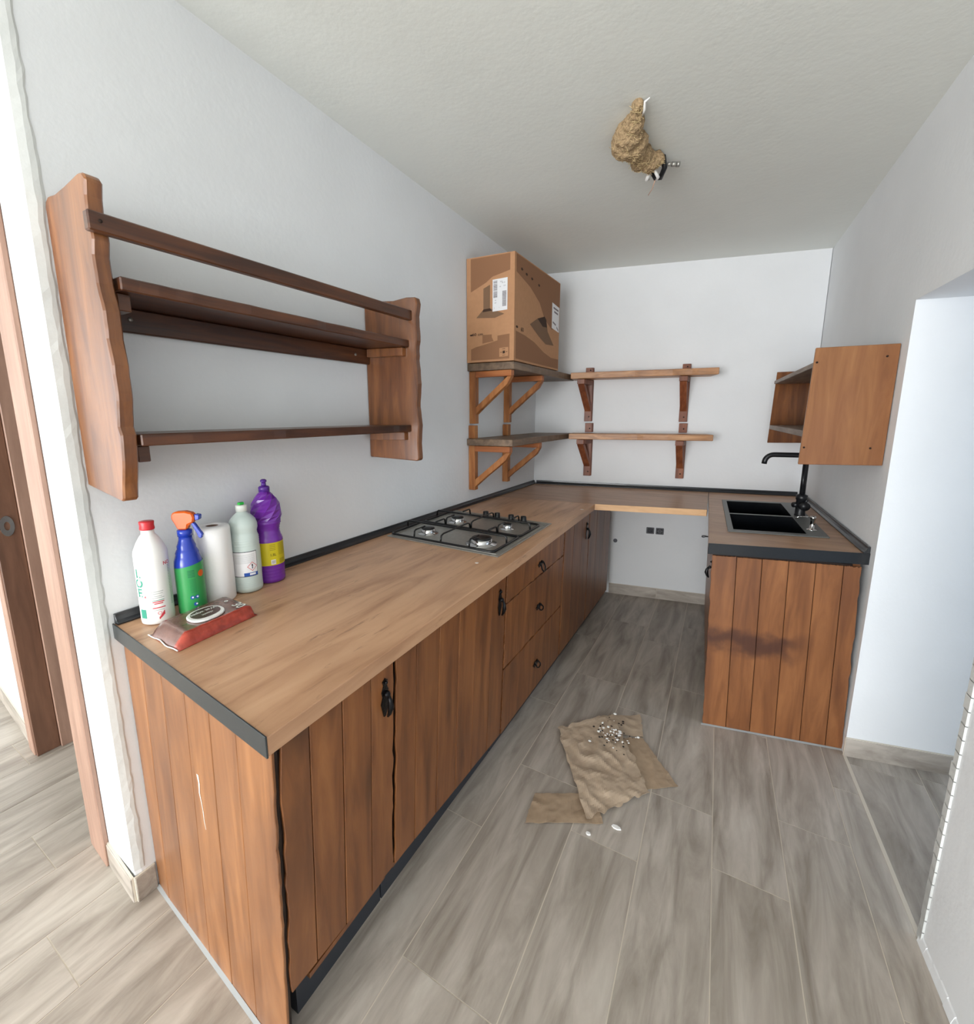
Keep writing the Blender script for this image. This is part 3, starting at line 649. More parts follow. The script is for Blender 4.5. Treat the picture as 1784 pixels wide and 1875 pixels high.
si = MB(); si.hexa([RP(1.40, .0005, .001), RP(1.40, .0005, .009), RP(1.945, .0005, .009), RP(1.945, .0005, .001), RP(1.40, .005, .001), RP(1.40, .003, .005), RP(1.945, .003, .005), RP(1.945, .005, .001)])
si.build('silicone_seal', 'silicone', rc)

# ---------------------------------------------------------------- sink, tap, dispenser
sk = thing('sink', (*SP(.5, .5), H), 'black double-bowl sink with grey rim in the right worktop', 'sink')
rim = MB(); b1 = [(.06, .045), (.80, .045), (.80, .485), (.06, .485)]; b2 = [(.06, .505), (.80, .505), (.80, .955), (.06, .955)]
def SW(s, t, z): p = SP(s, t); return (p[0], p[1], z)
for (s0, t0, s1, t1) in ((0, 0, 1, .045), (0, .955, 1, 1), (0, .045, .06, .955), (.80, .045, 1, .955), (.06, .485, .80, .505)):
    rim.box((s0, t0, H + .0005), (s1, t1, H + .006), 0, SW)
rim.build('rim', 'sinkrim', sk)
for b in (b1, b2):
    mb = MB(); (s0, t0), (s1, _), (_, t1), _q = b[0], b[1], b[2], b[3]; z0, z1 = H - .19, H + .004; e_ = .01
    V = [SW(s0, t0, z1), SW(s1, t0, z1), SW(s1, t1, z1), SW(s0, t1, z1), SW(s0+e_, t0+e_, z0), SW(s1-e_, t0+e_, z0), SW(s1-e_, t1-e_, z0), SW(s0+e_, t1-e_, z0)]
    mb.add(V, [(0, 1, 5, 4), (1, 2, 6, 5), (2, 3, 7, 6), (3, 0, 4, 7), (4, 5, 6, 7)])
    bo = mb.build('bowl', 'sinkbowl', sk, recalc=False)
    cx_, cy_ = SP((s0+s1)/2, (t0+t1)/2); MB().lathe([(.03, .0005), (.042, .0005), (.042, .003), (.03, .004), (.012, .002)], (cx_, cy_, z0), 16).build('drain', 'steel', bo)
tx, ty = SP(.90, .545)
tp = thing('tap', (tx, ty, H), 'tall matte black swivel tap behind the sink', 'tap')
ZTAP = 1.236
MB().lathe([(.026, .006), (.026, .012), (.024, .016), (.024, .095), (.0275, .098), (.0275, .122), (.0150, .128)], (tx, ty, H), 20).build('body', 'matteblack', tp)
dirx = Vector((-.985, -.17, 0)).normalized()
pth = [Vector((tx, ty, H + .12)), Vector((tx, ty, ZTAP - .02))]
for i in range(7):
    a = i/6*PI/2; pth.append(Vector((tx, ty, ZTAP - .02)) + dirx*(.02*(1-math.cos(a))) + Vector((0, 0, .02*math.sin(a))))
reach = .200
end = Vector((tx, ty, ZTAP)) + dirx*(reach - .045)
pth.append(end)
for i in range(1, 8):
    a = i/7*PI/2*.92; pth.append(end + dirx*(.042*math.sin(a)) - Vector((0, 0, .042*(1-math.cos(a)))))
pth.append(pth[-1] + Vector((0, 0, -.016)) + dirx*.002)
MB().tube(pth, .0138, 14).build('spout', 'matteblack', tp)
mb = MB(); hd = Vector((.35, -.94, 0)).normalized()
mb.tube([Vector((tx, ty, H + .065)) + hd*.016, Vector((tx, ty, H + .065)) + hd*.052], .023, 14); mb.tube([Vector((tx, ty, H + .075)) + hd*.040, Vector((tx, ty, H + .105)) + hd*.055], .006, 8)
mb.tube([Vector((tx, ty, H + .065)) - hd*.016 + dirx*.0, Vector((tx, ty, H + .065)) + dirx*.036], .015, 12)
mb.build('lever', 'matteblack', tp)
dx, dy = SP(.885, .145)
sd = thing('soap_dispenser', (dx, dy, H), 'small chrome soap dispenser in the sink rim', 'dispenser')
MB().lathe([(.022, .0062), (.022, .009), (.010, .013), (.0095, .060), (.012, .061), (.012, .074), (.008, .076)], (dx, dy, H), 18).build('pump', 'chrome', sd)
MB().tube([(dx - .010, dy, H + .069), (dx - .055, dy - .012, H + .072), (dx - .072, dy - .016, H + .062)], .0028, 8).build('nozzle', 'chrome', sd)

# ---------------------------------------------------------------- gas hob
hb = thing('gas_hob', (.35, -1.62, H), 'steel four-burner gas hob with black pan supports', 'hob')
HQ = [(.052, -1.938), (.662, -1.962), (.650, -1.312), (.024, -1.275)]
def HP(s, t, z):
    (x0, y0), (x1, y1), (x2, y2), (x3, y3) = HQ
    return (x0*(1-s)*(1-t) + x1*s*(1-t) + x2*s*t + x3*(1-s)*t, y0*(1-s)*(1-t) + y1*s*(1-t) + y2*s*t + y3*(1-s)*t, H + z)
mb = MB(); mb.box((0, 0, .0005), (1, 1, .005), 0, HP)
mb.build('plate', 'steel', hb, bevel=.0015)
mb = MB(); oq = [(.03, .03), (.97, .03), (.97, .97), (.03, .97)]; iq = [(.045, .045), (.955, .045), (.955, .955), (.045, .955)]
mb.ring(oq, iq, lambda u, v, w: HP(u, v, w), .005, .008); mb.build('raised_rim', 'steel', hb)
burners = [((.198, -1.802), .034), ((.197, -1.530), .034), ((.497, -1.535), .024), ((.512, -1.828), .048)]
for (bx, by), r in burners:
    bo = MB().lathe([(r*1.5, .0052), (r*1.45, .007), (r*1.02, .009), (r, .012), (r, .026), (r*.9, .028)], (bx, by, H), 28).build('burner', 'chrome', hb)
    MB().lathe([(r*.93, .0285), (r*.96, .031), (r*.90, .035), (r*.4, .036)], (bx, by, H), 28).build('burner_cap', 'enamel', bo)
def grate(t0, t1, hasbar):
    mb = MB(); z = .012; s0, s1 = .0, 1.0
    s0, s1 = (.012, .945); cr = .035; pts = []
    for (cs, ct, a0) in ((s0+cr, t0+cr, PI), (s1-cr, t0+cr, 1.5*PI), (s1-cr, t1-cr, 0), (s0+cr, t1-cr, .5*PI)):
        for i in range(4): a = a0 + i/3*PI/2; pts.append(HP(cs + cr*math.cos(a), ct + cr*math.sin(a), z))
    mb.tube(pts, .0055, 8, closed=True)
    return mb, z
for gi, (t0, t1) in enumerate(((.035, .455), (.465, .865))):
    mb, z = grate(t0, t1, True); tm = (t0 + t1)/2; zt = .047
    # long raised bar through the middle
    mb.tube([HP(.012, tm, z), HP(.014, tm, zt-.006), HP(.03, tm, zt), HP(.925, tm, zt), HP(.940, tm, zt-.006), HP(.942, tm, z)], .0045, 8)
    for (bs, gap) in ((.25, .075), (.75, .085 if gi == 0 else .06)):
        for ts, te in ((t0, tm - .075), (t1, tm + .075)):
            mb.tube([HP(bs, ts, z), HP(bs, ts + (te-ts)*.06, zt-.006), HP(bs, ts + (te-ts)*.16, zt), HP(bs, te, zt)], .0042, 8)
    mb.tube([HP(.5, t0, z), HP(.5, t0+.012, zt-.006), HP(.5, t0+.04, zt), HP(.5, t1-.04, zt), HP(.5, t1-.012, zt-.006), HP(.5, t1, z)], .0042, 8)
    mb.build('pan_support', 'enamel', hb)
for ks, kt in ((.395, .905), (.515, .905), (.655, .905), (.775, .905)):
    p = HP(ks, kt, 0); mb = MB(); mb.lathe([(.019, .0055), (.019, .008), (.0165, .012), (.0155, .036), (.013, .039), (.004, .0395)], (p[0], p[1], H), 20); mb.box((p[0]-.003, p[1]-.016, H+.020), (p[0]+.003, p[1]-.010, H+.040))
    mb.build('knob', 'enamel', hb)

# ---------------------------------------------------------------- sockets on the back wall
def BW(x, z, w): return (x + .178*w, yb(x) - w, z)
def rr(cx, cz, w, h, r, n=4):
    P = []
    for (sx, sz, a0) in ((1, 1, 0), (-1, 1, PI/2), (-1, -1, PI), (1, -1, 1.5*PI)):
        for i in range(n): a = a0 + i/(n-1)*PI/2; P.append((cx + sx*(w/2-r) + r*math.cos(a), cz + sz*(h/2-r) + r*math.sin(a)))
    return P
for k, (sx, lab) in enumerate(((.926, 'open grey socket box with loose wires, left one under the back worktop'), (.994, 'grey socket insert, right one under the back worktop'))):
    s_ = thing('wall_socket', BW(sx, .558, 0), lab, 'socket')
    mb = MB(); mb.ring(rr(sx, .558, .058, .052, .006), rr(sx, .558, .046, .040, .005), BW, .0005, .004); mb.build('frame', 'socketgrey', s_)
    mb = MB(); mb.prism(rr(sx, .558, .045, .039, .005), BW, .0005, .0018); mb.build('recess', 'darkvoid', s_)
    mb = MB()
    if k: mb.ring([(sx + .014*math.cos(a), .558 + .014*math.sin(a)) for a in [2*PI*i/16 for i in range(16)]], [(sx + .009*math.cos(a), .558 + .009*math.sin(a)) for a in [2*PI*i/16 for i in range(16)]], BW, .002, .006); mb.box((sx-.02, .556, .002), (sx+.02, .560, .005), 0, lambda x, z, w: BW(x, z, w)) 
    else:
        mb.tube([BW(sx-.018, .572, .003), BW(sx-.004, .562, .012), BW(sx+.010, .574, .008), BW(sx+.018, .552, .004)], .003, 6); mb.tube([BW(sx-.016, .542, .003), BW(sx-.002, .554, .012), BW(sx+.014, .544, .006)], .003, 6)
    mb.build('insert', 'socketgrey', s_)
mb = MB(); mb.lathe([(.016, 0), (.016, .004), (.010, .006)], (0, 0, 0), 16, fn=lambda x, y, z: BW(.672 + x, .452 + y, z + .0005))
tag(mb.build('pipe_cap', 'socketgrey', None, 0, BW(.672, .452, 0)), 'round grey pipe cap low on the back wall beside the left cabinets', 'pipe cap')
mb = MB(); pr = [BW(1.30 + .016*math.cos(a), .548 + .007*math.sin(a), .02 + .004*math.sin(a)) for a in [2*PI*i/16 for i in range(12)]]
pr = [BW(1.335, .545, .0)] + pr + [BW(1.34, .552, 0.0)]
mb.tube(pr, .0025, 6); tag(mb.build('ring_handle', 'matteblack', None, 0, BW(1.31, .548, 0)), 'thin black ring handle sticking out under the back worktop by the sink cabinet', 'wire')  # ring stands in for the drop handle of the far sink cabinet door

# ---------------------------------------------------------------- big wall shelf on the left wall
sh = thing('wall_shelf', (.0, -2.5, 1.26), 'large dark-stained two-board wall shelf with top rail on the left wall', 'shelf')
def skew(y, x): return y + .25*x*max(0, min(1, (y + 3.0)))
prof = [(.002, 1.286), (.155, 1.256), (.163, 1.262), (.185, 1.36), (.192, 1.42), (.185, 1.44), (.196, 1.50), (.198, 1.58), (.190, 1.64), (.192, 1.70), (.180, 1.76), (.178, 1.82), (.186, 1.85), (.186, 1.885), (.176, 1.90), (.180, 1.94), (.188, 1.972), (.178, 1.985), (.16, 1.988), (.10, 1.978), (.05, 1.972), (.02, 1.975), (.006, 1.966), (.002, 1.955)]
def ragged(pr, seed):
    out = []
    for i in range(len(pr)):
        a, b = pr[i], pr[(i+1) % len(pr)]; n = max(1, int(math.hypot(a[0]-b[0], a[1]-b[1]) / .02))
        for k in range(n):
            t = k/n; x = a[0]+(b[0]-a[0])*t; z = a[1]+(b[1]-a[1])*t
            if x > .12 and k: x += .004*noise.noise(Vector((z*22, seed, 0)))
            out.append((x, z))
    return out
pl1 = [(x*1.10 if x > .01 else x, z) for x, z in prof]
mb = MB(); mb.prism(ragged(pl1, 1), lambda u, v, w: (u, -3.040 + .035*u + w, v), 0, .034); mb.build('side_panel', 'stainDz', sh, bevel=.004)
YRp = -1.975
pr2 = [(.002, 1.276), (.235, 1.262), (.243, 1.27), (.240, 1.34), (.246, 1.42), (.238, 1.50), (.245, 1.60), (.238, 1.70), (.245, 1.80), (.241, 1.88), (.249, 1.93), (.243, 1.955), (.20, 1.957), (.14, 1.948), (.08, 1.951), (.03, 1.946), (.002, 1.945)]
mb = MB(); mb.prism(ragged(pr2, 5), lambda u, v, w: (u, YRp + .22*u + w, v), 0, .034); mb.build('side_panel', 'stainDz', sh, bevel=.004)
def shelf_board(z0, z1, xfr, seed, nm='shelf_board', amp=.006):
    y0, y1 = -2.992, YRp - .001
    n = 26; w = wav(n+1, amp, seed, .8)
    P = [(.003, y0), ]; out = [(.003, y0 + .0)]
    fr = [(xfr + w[i], y0 + (y1 + .22*xfr - y0)*i/n) for i in range(n+1)]
    out = [(.003, y0)] + fr + [(.003, y1)]
    m2 = MB(); m2.prism(out, lambda u, v, w_: (u, v, w_), z0, z1); return m2.build(nm, 'stainD', sh, bevel=.003)
shelf_board(1.752, 1.783, .208, 3); shelf_board(1.392, 1.422, .212, 4)
def crossbar(z0, z1, x0, x1, nm, a=-2.990, b=None, amp=.0, mt='stainD'):
    b = YRp - .002 if b is None else b
    m2 = MB(); m2.hexa([(x0, a, z0), (x1, a, z0), (x1, b + .22*x1, z0), (x0, b + .22*x0, z0), (x0, a, z1), (x1, a, z1), (x1, b + .22*x1, z1), (x0, b + .22*x0, z1)])
    return m2.build(nm, mt, sh, bevel=.003)
crossbar(1.688, 1.751, .003, .022, 'back_rail')
crossbar(1.862, 1.903, .204, .226, 'front_rail', -3.045, -1.958) 
for z1, lbl in ((1.751, ''), (1.391, '')):
    MB().hexa([(.03, YRp-.026, z1-.035), (.195, YRp+.016, z1-.035), (.195, YRp+.042, z1-.035), (.03, YRp+.005, z1-.035), (.03, YRp-.026, z1), (.195, YRp+.016, z1), (.195, YRp+.042, z1), (.03, YRp+.005, z1)]).build('cleat', 'stainDz', sh, bevel=.002)
    MB().box((.03, -2.990, z1-.04), (.180, -2.962, z1)).build('cleat', 'stainD', sh, bevel=.002)
for (x, z) in ((.19, 1.40), (.03, 1.72)): pass
for (yy, zz) in ((-2.90, 1.722), (-2.06, 1.722)):
    MB().lathe([(.006, 0), (.006, .002)], (0, 0, 0), 10, fn=lambda x, y, z: (.0222 + z, yy + x, zz + y)).build('screw', 'steel', sh)
MB().lathe([(.004, 0), (.004, .0015)], (0, 0, 0), 8, fn=lambda x, y, z: (.2262 + z, -3.022 + x, 1.884 + y)).build('screw', 'screw', sh)

# ---------------------------------------------------------------- corner shelves on wooden brackets
cs = []
def corner_board(zt, th, seed, lab, near_y):
    root = thing('corner_shelf', (.15, -.5, zt - th), lab, 'shelf', 'corner shelves')
    n = 24; w = wav(n+1, .004, seed, .8)
    fr = [(.302 + w[i], near_y + (-.135 - near_y)*i/n) for i in range(n)] + [(.302, -.135)]
    m2 = MB(); m2.prism([(.002, near_y - .03)] + fr + [(.302, yb(.302)-.003), (.002, -.003)], lambda u, v, q: (u, v, q), zt - th, zt); m2.build('side_board', 'boardG', root, bevel=.003)
    w = wav(n+1, .003, seed+2, .8); x1 = 1.279
    fr = [BW(.302 + (x1-.302)*i/n, 0, .190 + w[i]) for i in range(n+1)]
    fr = [(max(.304, p[0]), p[1]) for p in fr]
    m2 = MB(); m2.prism([(.304, yb(.304)-.003)] + [(p[0], p[1]) for p in fr] + [(1.256, yb(1.256)-.003)], lambda u, v, q: (u, v, q), zt - th + .002, zt + .002)
    m2.build('back_board', 'board', root, bevel=.003)
    return root
corner_board(1.773, .045, 21, 'upper L-shaped corner shelf under the big cardboard box', -1.065)
corner_board(1.318, .042, 23, 'lower L-shaped corner shelf of grey-brown and honey boards', -1.075)
def wall_bracket(y, z0, z1, zs_, lab, notch=False):
    r = thing('shelf_bracket', (0, y, z0), lab, 'bracket', 'wooden shelf brackets')
    hw = .021
    if not notch: MB().box((.002, y-hw, z0), (.046, y+hw, zs_)).build('post', 'bracket', r, bevel=.002)
    else:
        MB().box((.002, y-hw, z0), (.046, y+hw, zs_)).build('post', 'bracket', r, bevel=.002)
        MB().box((.002, y-hw, zs_ + .044), (.046, y+hw, z1)).build('post_top', 'bracket', r, bevel=.002)
    MB().box((.047, y-hw, zs_-.036), (.288, y+hw, zs_-.001)).build('arm', 'bracketX', r, bevel=.002)
    a, b = Vector((.046, 0, zs_ - .215)), Vector((.262, 0, zs_ - .037)); d = (b-a).normalized(); q = Vector((d.z, 0, -d.x))*.034
    n = 10; up = [a + d*((b-a).length*i/n) for i in range(n+1)]; w = wav(n+1, .003, y*9+z0)
    lo = [Vector((.046, 0, zs_ - .262))] + [u + q*(1 + w[i]*20) for i, u in enumerate(up)][1:n] + [Vector((.288, 0, zs_ - .0372)), ]
    out = [(p.x, p.z) for p in up] + [(p.x, p.z) for p in reversed(lo)]
    MB().prism(out, lambda u, v, w_: (u, y-hw+w_, v), .003, .039).build('brace', 'bracket', r, bevel=.002)
    return r
M['bracketX'] = wood('honey_stained_pine_arm', [(0.25, (130, 72, 34)), (0.5, (168, 98, 50)), (0.75, (190, 126, 74))], 'X', 8, 3, 0.5, 0.05, 0.4, (96, 50, 24), 9, 0, 0.2)
wall_bracket(-1.052, 1.411, 0, 1.727, 'left upper wooden bracket under the cardboard box, nearest the camera')
wall_bracket(-.572, 1.411, 0, 1.727, 'left-wall upper bracket under the box, nearer the corner')
wall_bracket(-1.062, .992, 1.400, 1.275, 'left lower wooden bracket, nearest the camera', True)
wall_bracket(-.585, .985, 1.398, 1.275, 'left-wall lower bracket, nearer the corner', True)
def back_bracket(x, z0, zs_, ztop, lab, kx=0.0):
    r = thing('shelf_bracket', BW(x, z0, 0), lab, 'bracket', 'wooden shelf brackets'); hw = .027
    xc = x; B = lambda u, v, w: (u + kx*w, yb(u) - w - .1815*kx*w*0, v)
    def bx(x0, z0_, x1, z1_, w0, w1, nm, mt):
        m2 = MB(); m2.prism([(x0, z0_), (x1, z0_), (x1, z1_), (x0, z1_)], B, w0, w1); return m2.build(nm, mt, r, bevel=.002)
    p1 = bx(x-hw, z0, x+hw, zs_, .002, .030, 'post', 'bracketD'); bx(x-hw, zs_ + .051, x+hw, ztop, .002, .030, 'post_top', 'bracketD')
    bx(x-hw, zs_-.036, x+hw, zs_-.001, .031, .182, 'arm', 'bracketD')
    m2 = MB(); z_lo = z0 + .075
    m2.prism([(.030, z_lo), (.030, z_lo+.05), (.140, zs_-.037), (.180, zs_-.037)], lambda u, v, w: B(x-hw+.003+w, v, u), 0, .046); m2.build('brace', 'bracketD', r, bevel=.002)
    m2 = MB(); m2.lathe([(.005, 0), (.005, .0015)], (0, 0, 0), 8, fn=lambda a, b, c_: BW(x + a, z0 + .035 + b, .0305 + c_)); m2.build('screw', 'screw', r)
    m2 = MB(); m2.lathe([(.005, 0), (.005, .0015)], (0, 0, 0), 8, fn=lambda a, b, c_: BW(x + a, ztop - .02 + b if ztop - zs_ < .1 else zs_ + .08 + b, .0305 + c_)); m2.build('screw', 'screw', r)
back_bracket(.428, 1.412, 1.728, 1.822, 'back-wall upper bracket, left one beside the corner', -.12); back_bracket(1.098, 1.407, 1.728, 1.822, 'back-wall upper bracket, right one')
back_bracket(.438, .978, 1.276, 1.398, 'back-wall lower bracket, left one beside the corner', -.12); back_bracket(1.103, .985, 1.276, 1.396, 'back-wall lower bracket, right one')

# ---------------------------------------------------------------- cardboard box
bxr = thing('cardboard_box', (.15, -.7, 1.777), 'large cardboard carton with a cooker hood printed on it on the corner shelf', 'box')
X0, X1, Y0, Y1, Z0, Z1 = .004, .303, -1.072, -.325, 1.777, 2.366
def BX(s, t, u): # u height 0..1
    return (X0 + (X1-X0)*s, Y0 + (Y1-Y0)*t - .028*(1-s)*(1-t), Z0 + (Z1-Z0)*u)
body = MB()
hs0, hs1, hu0, hu1 = .33, .63, .865, .918
# front face (towards the camera) as a ring around the hand hole
body.add([BX(0, 0, 0), BX(1, 0, 0), BX(1, 0, 1), BX(0, 0, 1), BX(hs0, 0, hu0), BX(hs1, 0, hu0), BX(hs1, 0, hu1), BX(hs0, 0, hu1)], [(0, 1, 5, 4), (1, 2, 6, 5), (2, 3, 7, 6), (3, 0, 4, 7)])
body.add([BX(s, t, u) for s in (0, 1) for t in (0, 1) for u in (0, 1)], [(4, 6, 7, 5), (2, 0, 1, 3), (6, 2, 3, 7), (0, 2, 6, 4)])
body.add([BX(0, 0, 1), BX(1, 0, 1), BX(1, 1, 1), BX(0, 1, 1)], [(0, 1, 2, 3)])
bo = body.build('carton', 'card', bxr, recalc=False)
mb = MB(); mb.add([BX(hs0, .0, hu0), BX(hs1, .0, hu0), BX(hs1, 0, hu1), BX(hs0, 0, hu1), BX(hs0+.01, .03, hu0), BX(hs1+.01, .03, hu0), BX(hs1+.01, .03, hu1), BX(hs0+.01, .03, hu1)], [(0, 1, 5, 4), (1, 2, 6, 5), (2, 3, 7, 6), (3, 0, 4, 7), (4, 5, 6, 7)])
mb.build('hand_hole', 'cardDD', bxr, label='dark oval hand hole')  # hole lining coloured dark to stand for the shade inside
def FR(s, u, e=.0006): x, y, z = BX(s, 0, u); return (x, y - e, z)
def SD(t, u, e=.0006): x, y, z = BX(1, t, u); return (x + e, y, z)
def decal(name, polys, fn, mt, lab=None, parent=bo):
    for pl in polys:
        mb = MB(); mb.add([fn(*q) for q in pl], [tuple(range(len(pl)))]); mb.build(name, mt, parent, recalc=False, label=lab)
def dsmooth(f): return f
decal('print', [[(.09, .0 + .68), (.40, .75), (.42, .755), (.55, .80), (.60, .99), (.09, .99)], [(.60, .99), (.55, .80), (.91, .84), (.91, .99)]], lambda a, b: FR(a, b), 'cardD')
decal('print', [[(.09, .02), (.91, .02), (.91, .255), (.66, .245), (.66, .20), (.36, .165), (.20, .15), (.09, .13)], [(.34, .18), (.58, .195), (.54, .235), (.54, .262), (.34, .262)]], lambda a, b: FR(a, b, .0007), 'cardD')
decal('hood_print', [[(.36, .50), (.50, .51), (.50, .73), (.36, .70)]], lambda a, b: FR(a, b, .0009), 'cardM')
decal('hood_print', [[(.21, .43), (.60, .415), (.80, .445), (.66, .475), (.50, .51), (.36, .505)]], lambda a, b: FR(a, b, .0010), 'cardM')
decal('hood_print', [[(.36, .505), (.50, .51), (.54, .485), (.34, .48)]], lambda a, b: FR(a, b, .0012), 'cardDD')
decal('icon', [[(.70, .04), (.885, .045), (.885, .13), (.70, .125)]], lambda a, b: FR(a, b, .0010), 'card')
decal('icon', [[(.77, .07), (.82, .072), (.82, .098), (.77, .096)], [(.71, .082), (.75, .080), (.75, .088)], [(.88, .085), (.84, .082), (.84, .090)], [(.765, .052), (.825, .054), (.825, .058), (.765, .056)], [(.765, .112), (.825, .114), (.825, .118), (.765, .116)]], lambda a, b: FR(a, b, .0013), 'cardDD')
mb = MB(); mb.prism([(.10 + .035*math.cos(a), .268 + .008*math.sin(a)) for a in [2*PI*i/14 for i in range(14)]], lambda u, v, w: FR(u, v, w), .0006, .001); add_text(mb, '60 cm', .024, lambda a, b: FR(.235 + a/.30*1.2, .271 + b/.589*.9, .001), 0, 0, .0004); mb.build('size_mark', 'cardDD', bo, recalc=False)
# white shipping label with bar codes
mb = MB(); LP = lambda a, b: (.555 + a*.305, .475 + b*.295 + a*.006)
mb.prism([LP(0, 0), LP(1, 0), LP(1, 1), LP(0, 1)], lambda u, v, w: FR(u, v, w), .0012, .0018, 0)
random.seed(3); z = .955
while z > .43:
    h = random.choice((.006, .010, .016, .022)); mb.add([FR(*LP(.06, z-h), .0021), FR(*LP(.32, z-h), .0021), FR(*LP(.32, z), .0021), FR(*LP(.06, z), .0021)], [(0, 1, 2, 3)], 1); z -= h + random.choice((.006, .010, .014))
z = .60
while z > .12:
    h = random.choice((.008, .014)); mb.add([FR(*LP(.66, z-h), .0021), FR(*LP(.93, z-h), .0021), FR(*LP(.93, z), .0021), FR(*LP(.66, z), .0021)], [(0, 1, 2, 3)], 1); z -= h + .006
for (a, b, t_) in ((.58, .90, '3920'), (.72, .86, '185 30'), (.52, .75, '60'), (.80, .76, '1234'), (.20, .34, 'A2'), (.2, .26, '047'), (.12, .10, '2'), (.45, .10, '1')):
    add_text(mb, t_, .055, lambda u, v, a=a, b=b: FR(*LP(a + u*1.6, b + v*.9), .0021), 1)
mb.build('shipping_label', ['paperw', 'ink'], bo, recalc=False, label='white label with bar codes')
# side face of the carton
decal('print', [[(.03, .99), (.99, .99), (.99, .50), (.80, .44), (.62, .52), (.50, .66), (.30, .76), (.03, .83)]], lambda a, b: SD(a, b), 'cardD')
decal('print', [[(.03, .02), (.99, .02), (.99, .13), (.80, .125), (.62, .16), (.40, .235), (.20, .27), (.03, .285)]], lambda a, b: SD(a, b, .0007), 'cardD')
decal('hood_print', [[(.30, .40), (.46, .49), (.62, .545), (.66, .52), (.70, .40), (.86, .27), (.66, .255), (.50, .31)]], lambda a, b: SD(a, b, .0010), 'cardM')
decal('hood_print', [[(.46, .49), (.62, .545), (.66, .52), (.68, .44), (.58, .43)]], lambda a, b: SD(a, b, .0012), 'cardDD')
mb = MB(); add_text(mb, '60', .05, lambda u, v: SD(.15 + u*1.1, .315 + v*1.1, .001), 0, 0, .0004); mb.prism([(.05 + .02*math.cos(a), .325 + .012*math.sin(a)) for a in [2*PI*i/12 for i in range(12)]], lambda u, v, w: SD(u, v, w), .0006, .001)
for (a, b) in ((.13, .88), (.22, .86), (.33, .85), (.48, .83)): mb.prism([(a + .022*math.cos(q), b + .014*math.sin(q)) for q in [2*PI*i/5 for i in range(5)]], lambda u, v, w: SD(u, v, w), .0008, .0011)
mb.build('size_mark', 'cardDD', bo, recalc=False)
mb = MB(); mb.prism([(.80, .46), (.985, .44), (.985, .72), (.80, .74)], lambda u, v, w: SD(u, v, w), .0010, .0016, 0)
for (a, b, c_, d_) in ((.83, .70, .96, .69), (.85, .66, .95, .65), (.82, .54, .90, .52), (.92, .50, .965, .47)): mb.add([SD(a, b-.02, .0019), SD(c_, d_-.02, .0019), SD(c_, d_, .0019), SD(a, b, .0019)], [(0, 1, 2, 3)], 1)
mb.build('shipping_label', ['paperw', 'ink'], bo, recalc=False, label='white label')

# ---------------------------------------------------------------- right wall shelf
rs = thing('wall_shelf', (1.8, -.6, 1.25), 'small stained wall shelf above the sink on the right wall', 'shelf')
def RQ(x, y, z): return (x, y, z)
def side(yw, zt, zb_, nm, mt, dx=.285, th=.018, ex=0.0):
    xo = xw(yw)
    m2 = MB(); m2.prism([(xo-.003, zb_+.002), (xo-dx, zb_), (xo-dx+.012+ex, zt), (xo-.003, zt+.004)], lambda u, v, w: (u, yw + .25*(u - xo) + w, v), 0, th); return m2.build(nm, mt, rs, bevel=.002)
M['stainRx'] = wood('orange_stained_panel', [(0.25, (114, 72, 42)), (0.45, (136, 90, 54)), (0.62, (152, 104, 64)), (0.8, (168, 120, 76))], 'Z', 9, 2.2, 0.42, 0.1, 0.6, (126, 78, 52), 9, 2.2, 0.15)
sp = side(-1.142, 1.722, 1.254, 'side_panel', 'stainRx', .283)
for (a, b) in ((.262, 1.665), (.27, 1.325), (.05, 1.325), (.04, 1.68)):
    xo = xw(-1.142); u = xo - a
    MB().lathe([(.004, 0), (.004, .001)], (0, 0, 0), 8, fn=lambda x, y, z: (u + x, -1.142 + .25*(u-xo) - z - .0003, b + y)).build('screw', 'screw', sp)
YF = .045
side(YF, 1.722, 1.278, 'side_panel', 'stainDz', .272)
def long_board(z0, z1, d0, d1, nm, mt, rise=0.0):
    a, b = -1.118, YF - .004
    m2 = MB(); P = []
    for y in (a, b):
        xo = xw(y)
        for d in (d0, d1):
            for z in (z0, z1): P.append((xo - d, y + .25*(-d), z + (rise if y == a else 0)))
    m2.add(P, [(0, 1, 3, 2), (4, 6, 7, 5), (0, 2, 6, 4), (1, 5, 7, 3), (0, 4, 5, 1), (2, 3, 7, 6)]); return m2.build(nm, mt, rs, bevel=.002)
M['greyedge'] = wood('grey_brown_weathered_board', [(0.25, (100, 84, 72)), (0.5, (132, 114, 100)), (0.75, (158, 142, 128))], 'Y', 9, 3, 0.5, 0, 0.3, (90, 74, 62), 9, 0, 0.1)
long_board(1.648, 1.668, .004, .270, 'shelf_board', 'greyedge'); long_board(1.366, 1.392, .004, .270, 'shelf_board', 'greyedge')
long_board(1.30, 1.365, .004, .020, 'back_rail', 'stainD'); long_board(1.393, 1.647, .004, .016, 'back_panel', 'stainD')
m2 = MB(); m2.hexa([(xw(-1.1)-.262, -1.155, 1.262), (xw(-1.1)-.242, -1.155, 1.262), (xw(-1.1)-.242, -1.12, 1.262), (xw(-1.1)-.262, -1.12, 1.262), (xw(-1.1)-.262, -1.155, 1.3), (xw(-1.1)-.242, -1.155, 1.3), (xw(-1.1)-.242, -1.12, 1.3), (xw(-1.1)-.262, -1.12, 1.3)])

